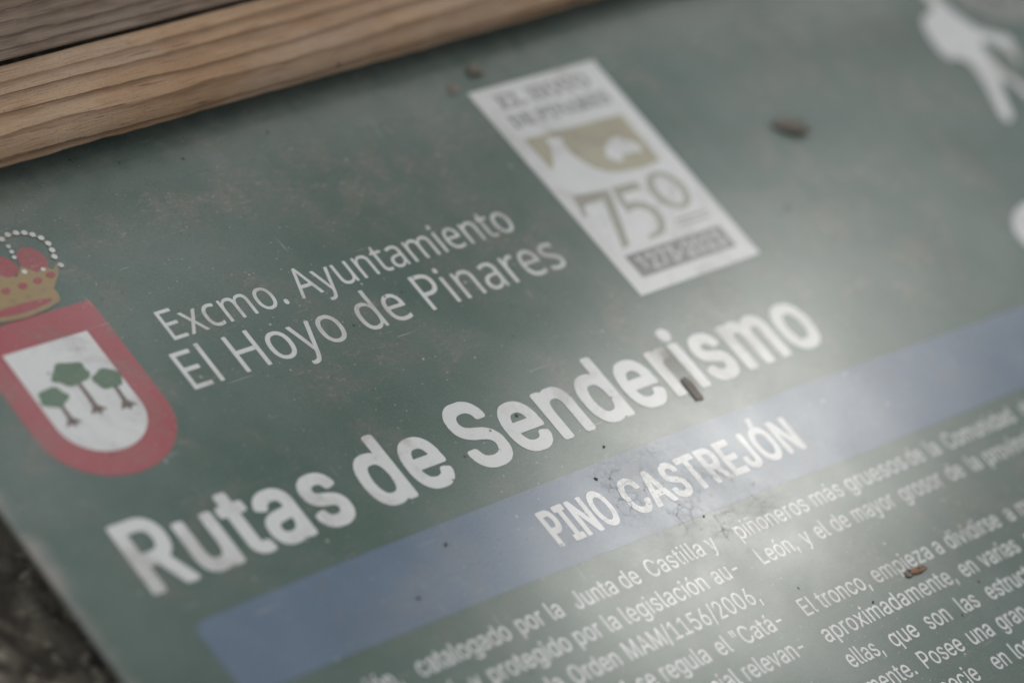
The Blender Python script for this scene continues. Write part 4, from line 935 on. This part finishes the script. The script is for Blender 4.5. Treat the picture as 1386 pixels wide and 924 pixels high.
rounded_box(LEFT, RIGHT, BOTTOM, TOP, -1.8, 0.0, .6, 'panel', INK['green'], sign)
dark_timber = plain_mat('damp_timber', (0.05, 0.036, 0.026), (0.10, 0.075, 0.055), 60, .8)
rounded_box(LEFT + 14, RIGHT - 14, BOTTOM + 14, TOP - 6, -19.9, -1.9, 1.0, 'backing_board', dark_timber, sign)

# --- title and headings
ink('title_lettering', glyph_run('title', 'Rutas', -139.7, -31.6, 19.2, width=62.6) +
    glyph_run('title', 'de', -70.8, -31.6, 19.2, width=26.7) +
    glyph_run('title', 'Senderismo', -37.4, -31.6, 19.2, width=132.2), INK['white'], sign, 2)
ink('council_lettering', glyph_run('noto', 'Excmo. Ayuntamiento', -89.2, 31.0, 9.5, width=118.2, slope=.011, space=.40), INK['white'], sign, 1)
ink('town_lettering', glyph_run('noto', 'El Hoyo de Pinares', -93.6, 15.8, 11.8, width=128.8, slope=.006, space=.40), INK['white'], sign, 1)

# --- blue band, round left corners
top = [(-132.8, -42.3), (-96, -41.6), (-60, -41.5), (-22, -41.5), (30, -41.6), (75, -42.1), (120, -43.0), (171, -44.2), (300, -46)]
bot = [(300, -69), (171, -68.2), (145, -67.9), (85, -67.4), (20, -66.2), (-42, -64.8), (-97, -64.2), (-132.8, -64.3)]
corner_b = ellipse(-132.8, -61.3, 3, 3, 5, 270, 180)
corner_t = ellipse(-132.8, -45.8, 3.5, 3.5, 5, 180, 90)
ink('title_band', [top + bot + corner_b[1:] + corner_t[:-1]], INK['blue'], sign, 1)
ink('subtitle_lettering', glyph_run('band', 'PINO', -32.8, -59.0, 10.4, width=22.6, slope=-.003) +
    glyph_run('band', 'CASTREJÓN', -5.6, -59.1, 10.4, width=65.0, slope=-.003), INK['white'], sign, 2)

# --- body text: baselines 8.72 mm apart, two columns
SXB = 0.99
CAPB = 5.15


FIT = {'aproximadamente,': 52.2, 'MAM/1156/2006,': 47.2, 'catalogado': 29.3, 'protegido': 26.2, 'piñoneros': 27.3, 'más': 11.8, 'Castilla': 19.9,
       'gruesos': 24.2, 'empieza': 23.2, 'tronco,': 18.8, 'legislación': 29.3, 'relevan-': 21.9, 'au-': 9.1, '"Catá-': 17.2, 'ellas,': 12.4, 'que': 10.2, 'el': 4.5}


def base(i): return -76.35 - 8.72 * i


lines_left = [
    (0, [('ción,', -110.5), ('catalogado', -92.5), ('por', -60.4), ('la', -49.6), ('Junta', -41.3), ('de', -24.9), ('Castilla', -15.3), ('y', 6.6)]),
    (1, [('está,', -97.0), ('y', -82.4), ('protegido', -76.6), ('por', -48.2), ('la', -37.6), ('legislación', -31.4), ('au-', 0.6)]),
    (2, [('en', -73.6), ('la', -64.0), ('Orden', -56.9), ('MAM/1156/2006,', -38.2)]),
    (3, [('al', -49.0), ('se', -41.8), ('regula', -33.6), ('el', -14.1), ('"Catá-', -7.4)]),
    (4, [('especial', -36.5), ('relevan-', -12.2)]),
]
lines_right = [
    (0, [('piñoneros', 17.4), ('más', 47.0), ('gruesos', 60.9), ('de', 86.5), ('la', 95.6), ('Comunidad', 102.8), ('de', 137.0)]),
    (1, [('León,', 17.9), ('y', 34.6), ('el', 40.0), ('de', 46.6), ('mayor', 55.2), ('grosor', 74.6), ('de', 94.6), ('la', 104.4), ('provincia', 111.2)]),
    (3, [('El', 17.9), ('tronco,', 24.2), ('empieza', 45.6), ('a', 70.9), ('dividirse', 76.0), ('a', 101.6), ('muy', 107.0)]),
    (4, [('aproximadamente,', 17.5), ('en', 72.8), ('varias', 81.3), ('ramas', 101.5)]),
    (5, [('ellas,', 18.4), ('que', 35.0), ('son', 49.4), ('las', 63.2), ('estructuras', 74.8)]),
    (6, [('mente.', 17.6), ('Posee', 38.8), ('una', 57.9), ('gran', 70.0)]),
    (7, [('especie', 31.5), ('en', 58.5), ('los', 67.3)]),
    (8, [('bosques', 72.0)]),
]
for name, lines in (('left_column_text', lines_left), ('right_column_text', lines_right)):
    cs = []
    for i, words in lines:
        for k, (w, u) in enumerate(words):
            kw = dict(sx=SXB)
            if w in FIT: kw = dict(width=FIT[w])
            cs += glyph_run('text', w, u, base(i), CAPB, **kw)
    ink(name.replace('left_', '').replace('right_', ''), cs, INK['white'], sign, 1)

# --- coat of arms
arms = ink('coat_of_arms', [[(-140.4, 49.4), (-102.5, 49.4), (-102.5, 16.0)] + ellipse(-121.45, 16.0, 18.95, 16.7, 30, 0, -180)[1:-1] + [(-140.4, 16.0)]], INK['red'], sign, 1)
ink('escutcheon', [[(-133.8, 41.0), (-109.1, 41.0), (-109.1, 17.6)] + ellipse(-121.45, 17.6, 12.35, 11.0, 28, 0, -180)[1:-1] + [(-133.8, 17.6)]], INK['white'], arms, 2)


def pine(cx, top, w, h, foot, lean, name):
    rx, ry = w / 2, h / 2
    cy = top - ry
    rnd = random.Random(name)
    out = []
    for i in range(26):
        t = i / 26 * 2 * math.pi
        k = 1 + .09 * math.sin(5 * t + cx) + rnd.uniform(-.05, .05)
        y = ry * math.sin(t) * (1.0 if math.sin(t) > 0 else .9)
        out.append((cx + rx * math.cos(t) * k, cy + y * k))
    ink('printed_trunk', [stroke([(cx + .4, cy - ry * .3), (cx + .3 + lean * .4, (cy + foot) / 2), (cx + lean, foot + 1)], 1.0, 1.5),
                          ], INK['trunk'], arms, 3)
    ink('printed_roots', [[(cx + lean - .9, foot + 2.2), (cx + lean + .9, foot + 2.2), (cx + lean + 2.6, foot + .2), (cx + lean + .8, foot + .5), (cx + lean + .2, foot - .7), (cx + lean - .7, foot + .5), (cx + lean - 2.4, foot + .1)]], INK['trunk'], arms, 3.5)
    ink('printed_crown', [smooth_poly(out, 2)], INK['tree'], arms, 4)


pine(-121.0, 34.2, 10.2, 7.4, 17.9, .2, 'a')
pine(-129.2, 28.7, 7.6, 6.2, 16.7, .3, 'b')
pine(-112.9, 29.4, 7.8, 6.4, 16.6, .0, 'c')

# crown above the shield
cx0 = -121.4
half = [(-115.0, 50.3), (-110.8, 50.9), (-109.5, 52.2), (-109.1, 54.0), (-109.3, 55.4), (-107.4, 57.2), (-105.6, 58.8), (-103.4, 62.4), (-106.0, 60.9), (-107.8, 62.4), (-110.4, 61.2), (-113.2, 64.4), (-116.0, 61.6), (-118.6, 62.2)]
cr = ink('printed_royal_crown', [half + [(cx0, 64.8)] + [(2 * cx0 - x, y) for x, y in half[::-1]]], INK['gold'], arms, 3)
ink('crown_cap', [smooth_poly([(-113.2, 62.6), (-112.8, 67.5), (-110.0, 69.9), (-107.4, 69.2), (-105.4, 66.6), (-105.5, 63.0), (-107.6, 61.0), (-110.8, 60.6)], 2),
                  smooth_poly([(-114.0, 62.6), (-114.2, 67.0), (-117.5, 70.0), (-124, 70.4), (-129, 68.5), (-129.6, 62.6), (-121.4, 60.8)], 2)], INK['crimson'], cr, 2)
ink('crown_band_lining', [smooth_poly([(-131.8, 52.4), (-121.4, 50.6), (-110.6, 52.2), (-113.0, 53.4), (-121.4, 53.9), (-129.8, 53.4)], 2)], INK['crimson'], cr, 4)
ink('crown_base_rim', [stroke([(-132.6, 52.0), (-128, 50.4), (-121.4, 49.8), (-114.5, 50.5), (-110.0, 52.0)], .9)], INK['bronze'], cr, 5)
ink('crown_jewels', [smooth_poly([(x - 1.5, y), (x, y - 1.0), (x + 1.5, y + .1), (x + .9, y + 1.2), (x - .9, y + 1.1)], 2) for x, y in ((-107.6, 59.2), (-111.8, 58.6), (-116.4, 58.3), (-121.4, 58.2), (-126.4, 58.3))], INK['crimson'], cr, 4.5)
ink('crown_gems', [ellipse(x, y, 1.1, .6, 12) for x, y in ((-112.0, 55.8), (-116.8, 55.3), (-121.4, 55.2))], INK['bronze'], cr, 4.5)
arch = [(-114.8, 73.0), (-112.9, 73.5), (-110.6, 74.3), (-108.2, 74.2), (-106.1, 73.6), (-104.4, 72.4), (-102.9, 70.8), (-102.2, 68.6), (-102.5, 66.4), (-103.2, 64.3)]
ink('crown_arch', [stroke(arch, .7)], INK['gold'], cr, 2)
arch2 = [(-113.6, 72.4), (-112.6, 70.9), (-112.8, 69.1), (-113.2, 67.3), (-113.4, 65.6)]
ink('crown_pearls', [ellipse(x, y, .82, .82, 14) for x, y in arch[1:]] + [ellipse(x, y, .6, .6, 12) for x, y in arch2[1:4]] +
    [ellipse(-113.4, 62.4, .7, .7, 12), ellipse(-103.2, 61.4, .8, .8, 12), ellipse(-108.4, 61.6, .6, .6, 12)], INK['white'], cr, 5)

# --- anniversary badge
badge = ink('anniversary_badge', [[(49.4, 80.0), (99.8, 80.2), (98.0, 1.0), (49.2, 0.4)]], INK['white'], sign, 1)
ink('badge_caps', glyph_run('serif', 'EL HOYO', 56.2, 71.4, 5.2, width=36.0) + glyph_run('serif', 'DE PINARES', 55.0, 64.2, 4.6, width=39.0), INK['caps'], badge, 2, .16)
ink('badge_picture', [[(54.6, 59.8), (93.2, 59.2), (92.6, 40.2), (88.0, 39.6), (82.0, 39.7), (76.0, 40.3), (72.0, 41.6), (69.0, 44.0), (67.0, 47.5), (66.0, 51.0), (65.8, 54.0), (66.9, 57.2), (61.6, 58.2), (61.2, 55.4), (59.0, 51.6), (56.4, 48.2), (55.0, 47.6)]], INK['khaki'], badge, 2)
ink('printed_church', [[(76.0, 46.4), (77.5, 48.8), (79.6, 50.8), (82.4, 51.9), (85.4, 52.0), (86.8, 50.0), (88.4, 49.6), (90.2, 46.6), (88.6, 44.4), (86.6, 45.8), (84.2, 45.0), (82.0, 46.2), (80.4, 43.6), (78.2, 44.2)]], INK['white'], badge, 3)
ink('badge_numerals', [[(54.6, 37.0), (67.2, 35.9), (66.6, 33.6), (59.0, 17.0), (56.2, 16.4), (63.6, 33.6), (57.0, 33.6), (55.0, 33.0), (53.4, 29.6), (52.6, 30.0)],
                       [(69.0, 36.0), (78.0, 35.6), (78.4, 33.2), (70.0, 33.4), (69.4, 29.6), (72.4, 29.6), (75.4, 28.2), (77.2, 25.2), (77.0, 21.4), (74.6, 18.2), (71.4, 16.8), (67.4, 16.6), (67.4, 17.6), (70.6, 17.9), (73.4, 19.6), (74.8, 22.4), (74.4, 25.6), (72.2, 27.4), (69.8, 27.6), (67.4, 27.0), (67.8, 31.4)],
                       ellipse(86.6, 29.9, 6.3, 7.0, 36), ellipse(86.6, 29.9, 4.0, 5.7, 36)], INK['numeral'], badge, 2, .22)
ink('badge_small_print', [[(80.3, 20.0), (93.0, 20.0), (93.0, 19.3), (80.3, 19.3)], [(80.6, 18.0), (92.6, 18.0), (92.6, 17.4), (80.6, 17.4)]], INK['stone'], badge, 2)
bar = ink('badge_bar', [[(54.2, 13.8), (92.8, 13.8), (92.6, 5.6), (54.4, 5.6)]], INK['grey'], badge, 2)
ink('badge_bar_lettering', glyph_run('text', '1273', 57.0, 7.2, 5.2, width=14.6) + [[(72.4, 9.2), (74.0, 9.2), (74.0, 10.0), (72.4, 10.0)]] + glyph_run('text', '2023', 75.0, 7.2, 5.2, width=15.4), INK['silver'], badge, 3, .14)

# --- hiker pictogram and the blotched grey patch beside it
hiker = [(241.2, 73.0), (242.8, 66.7), (236.5, 65.2), (232.1, 63.1), (228.7, 56.8), (227.2, 48.8), (228.6, 43.5), (233.3, 43.4), (235.2, 40.6), (233.1, 33.2), (229.4, 25.2), (227.2, 19.6), (227.8, 15.5), (231.3, 15.0),
         (234.8, 17.6), (237.2, 22.5), (240.4, 27.9), (242.9, 31.0), (244.5, 28.3), (244.2, 18.0), (247.5, 12.0), (251.0, 12.5), (250.8, 28.0), (249.0, 33.5), (248.0, 38.4), (248.9, 44.4), (250.2, 47.3), (253.0, 44.6), (254.6, 40.0), (253.6, 34.0), (256.5, 33.0),
         (262.5, 42.5), (264.2, 47.4), (259.2, 50.6), (253.7, 54.4), (251.8, 59.8), (250.4, 65.5), (250.3, 71.0), (248.0, 75.0)]
ink('hiker_pictogram', [smooth_poly(hiker, 2), ellipse(246.5, 82.0, 6.0, 6.5, 24)], INK['white'], sign, 2, -1.5)
ink('grey_patch', [smooth_poly([(254.5, 72), (256.0, 60.5), (262.5, 54.5), (270, 52.2), (278, 50.0), (300, 54), (310, 70), (280, 80), (258, 78)], 2)], INK['stone'], sign, 1)
rs = random.Random(5)
ink('grey_patch_blotches', [smooth_poly([(x + r * math.cos(t) * rs.uniform(.6, 1.2), y + r * .8 * math.sin(t) * rs.uniform(.6, 1.2)) for t in [q * .9 for q in range(7)]], 1)
                        for x, y, r in [(262, 60, 2.2), (268, 57, 1.6), (272, 62, 2.6), (279, 56, 2.0), (266, 66, 2.4), (276, 68, 2.2), (284, 62, 2.5), (258.5, 66, 1.4), (290, 58, 2.0)]], INK['green'], sign, 2)
ink('round_emblem', [ellipse(206.5, -24.0, 14.5, 11.5, 40)], INK['white'], sign, 1)

# ------------------------------------------------------------------ timber rails over the top of the sign
from mathutils import noise as mnoise


def batten(name, label, v_front, width, z0, z1, rot, r_top, r_bot, mat, seed, x0=-420, x1=640, u_ref=-100.0, undercut=False):
    """long timber rail: rounded section swept along its length with the small waver of planed, weathered wood"""
    prof = []
    n = 7
    for i in range(n + 1):       # top back corner
        t = math.radians(90 * i / n)
        prof.append((width - 1.5 + 1.5 * math.cos(t), z1 - 1.5 + 1.5 * math.sin(t)))
    for i in range(1, 6): prof.append((width - 1.5 + (r_top[0] - width + 1.5) * i / 6, z1))
    for i in range(n + 1):       # top front round
        t = math.radians(90 + 90 * i / n)
        prof.append((r_top[0] + r_top[0] * math.cos(t), z1 - r_top[1] + r_top[1] * math.sin(t)))
    for i in range(0 if undercut else n + 1):       # bottom front round
        t = math.radians(180 + 90 * i / n)
        prof.append((r_bot[0] + r_bot[0] * math.cos(t), z0 + r_bot[1] + r_bot[1] * math.sin(t)))
    if undercut: prof.append((14.0, z0))
    prof.append((width * .7, .3)); prof.append((width, .3))
    bm = bmesh.new()
    rows = []
    nx = 500
    for k in range(nx + 1):
        x = x0 + (x1 - x0) * k / nx
        row = []
        for (y, z) in prof:
            w = .9 * mnoise.noise(Vector((x * .012, seed, z * .02))) + .25 * mnoise.noise(Vector((x * .07, seed + y * .05, z * .15)))
            if undercut or y > width - 3: w *= .22
            elif z < z0 + 7: w += .35 * mnoise.noise(Vector((x * .16, seed + 9, 0))) + .5 * mnoise.noise(Vector((x * .03, seed + 5, 0)))
            dz = .18 * mnoise.noise(Vector((x * .04, y * .2, seed))) if z > z1 - 4 else 0
            row.append(bm.verts.new(((x - u_ref) * MM, (y + w) * MM, (z + dz) * MM)))
        rows.append(row)
    m = len(prof)
    for k in range(nx):
        for j in range(m):
            a, b = j, (j + 1) % m
            bm.faces.new((rows[k][a], rows[k][b], rows[k + 1][b], rows[k + 1][a]))
    bm.faces.new(rows[0][::-1]); bm.faces.new(rows[-1])
    bmesh.ops.recalc_face_normals(bm, faces=bm.faces)
    me = bpy.data.meshes.new(name); bm.to_mesh(me); bm.free(); smooth(me)
    o = link(name, me, mat)
    o.location = (u_ref * MM, v_front * MM, 0)
    o.rotation_euler.z = math.radians(rot)
    tag(o, label, 'wooden rail')
    return o


pine_wood = wood_mat('weathered_pine', (0.46, 0.305, 0.185), (0.37, 0.228, 0.130), (0.120, 0.056, 0.024), 150, .40, 0.0, 1.1)
old_wood = wood_mat('grey_old_pine', (0.185, 0.130, 0.092), (0.15, 0.104, 0.074), (0.060, 0.037, 0.025), 230, .35, 1.7, 1.2)
batten('wooden_rail', 'light tan wooden rail with a rounded front edge across the top of the sign', 89.8, 25.8, 3.6, 13.8, 1.7, (5.0, 6.4), (7.5, 3.8), pine_wood, 2.0)
batten('wooden_rail', 'darker grey brown wooden board behind the tan rail in the upper left corner', 116.8, 95.0, 1.5, 13.7, 1.7, (.7, .7), (13.0, 12.0), old_wood, 31.0, undercut=True)


# ------------------------------------------------------------------ bits lying on the sign
def crumb(name, label, cat, parts, loc, rz=0.0, boxy=1.0):
    """parts: (mesh name, material, centre mm, radii mm, tilt, lump) of a small natural bit; first part is the thing itself"""
    root = None
    for k, (pn, mat, c, r, tilt, lump, sd) in enumerate(parts):
        bm = bmesh.new()
        res = bmesh.ops.create_icosphere(bm, subdivisions=3, radius=1.0)
        M = Matrix.Translation(Vector(c) * MM) @ Matrix.Rotation(tilt, 4, 'Z') @ Matrix.Diagonal((r[0] * MM, r[1] * MM, r[2] * MM, 1))
        for v in bm.verts:
            n = v.co.copy()
            n = Vector([math.copysign(abs(q) ** boxy, q) for q in n])
            v.co = M @ (n * (1 + lump * mnoise.noise(n * 1.7 + Vector((sd, 0, 0))) + lump * .5 * mnoise.noise(n * 4 + Vector((0, sd, 0)))))
        me = bpy.data.meshes.new(pn); bm.to_mesh(me); bm.free(); smooth(me)
        o = link(pn, me, mat, root)
        if root is None:
            root = o
            o.location = (loc[0] * MM, loc[1] * MM, 0.1 * MM)
            o.rotation_euler.z = rz
            tag(o, label, cat)
    return root


bud = plain_mat('dry_bud_brown', (0.13, 0.108, 0.086), (0.20, 0.168, 0.14), 600)
husk = plain_mat('pinkish_husk', (0.17, 0.135, 0.115), (0.25, 0.205, 0.18), 500)
bark = plain_mat('bark_scale_brown', (0.22, 0.19, 0.165), (0.29, 0.25, 0.22), 450)
orange = plain_mat('orange_scale', (0.30, 0.15, 0.09), (0.27, 0.19, 0.125), 700)
black = plain_mat('black_spot', (0.02, 0.016, 0.012), (0.04, 0.03, 0.02), 400)
crumb('dry_bud', 'blurred brown dry bud with a pinkish husk lying right of the white badge', 'bud',
      [('dry_bud', bud, (0.8, -.4, 1.0), (4.6, 2.0, 1.2), 0, .4, 2.0), ('husk', husk, (-1.2, 1.5, 1.0), (4.4, 1.6, .9), .1, .5, 5.0), ('stalk', bud, (-4.6, .8, .6), (2.6, .7, .5), .2, .3, 8.0)], (146.4, 37.2), -.42)
crumb('dry_bud', 'small dark dry bud lying just above the top left corner of the white badge', 'bud',
      [('dry_bud', bud, (0, 0, .8), (2.5, 1.4, .9), 0, .4, 7.0), ('husk', husk, (-.4, 1.3, .9), (1.5, 1.2, .8), 0, .4, 3.0)], (57.2, 86.2), -.2)
crumb('husk_flake', 'pale pinkish flake stuck to the sign left of the white badge corner', 'flake',
      [('husk_flake', husk, (0, 0, .25), (2.2, 1.5, .35), 0, .45, 4.0)], (46.0, 82.6), .3)
crumb('bark_flake', 'brown sliver of bark lying below the letter i of the large title', 'bark flake',
      [('bark_flake', bark, (0, 0, .2), (3.9, 1.35, .28), 0, .22, 9.0)], (40.0, -31.6), math.radians(-92), .42)
crumb('seed_scale', 'small orange seed scale with dark spots lying in the right hand text column', 'seed scale',
      [('seed_scale', orange, (0, 0, .4), (3.3, .85, .45), 0, .3, 6.0), ('dark_tip', black, (-2.9, .5, .5), (.5, .4, .3), 0, .2, 1.0),
       ('dark_spot', black, (.2, .1, .82), (.5, .3, .15), .3, .2, 2.0), ('dark_spot', black, (1.7, .25, .72), (.55, .3, .15), .2, .2, 3.0),
       ('pale_wing', husk, (-3.5, -.2, .3), (1.0, 1.1, .25), 0, .2, 5.0)], (60.0, -103.9), -.1, .85)

grit_mat = plain_mat('dark_grit', (0.07, 0.058, 0.048), (0.12, 0.10, 0.085), 900)
src = None
for k, (u, v, r, a) in enumerate([(-61.8, -47.2, .85, .3), (1.0, -38.0, .55, 1.2), (-8.6, -45.6, .7, 2.0), (-79.0, -57.5, .8, 2.4), (12.5, -66.5, .5, .4), (39.5, -106.5, .55, .9), (75.5, -113.8, .5, 1.9),
                                  (-20.0, 84.5, .6, .2), (-67.5, 87.0, .5, 1.4), (120.5, 12.0, .9, .7), (62.0, -120.0, .45, 2.7)]):
    if src is None:
        src = o = crumb('grit_speck', 'tiny dark speck of grit stuck to the printed face of the sign', 'grit', [('grit_speck', grit_mat, (0, 0, .2), (1.0, .7, .4), 0, .5, 12.0)], (u, v))
    else:
        o = src.copy(); COL.objects.link(o)
    o.location = (u * MM, v * MM, .0001)
    o.rotation_euler.z = a
    o.scale = (r * .72, r * .72, r * .72)
    o['group'] = 'grit specks on the sign'
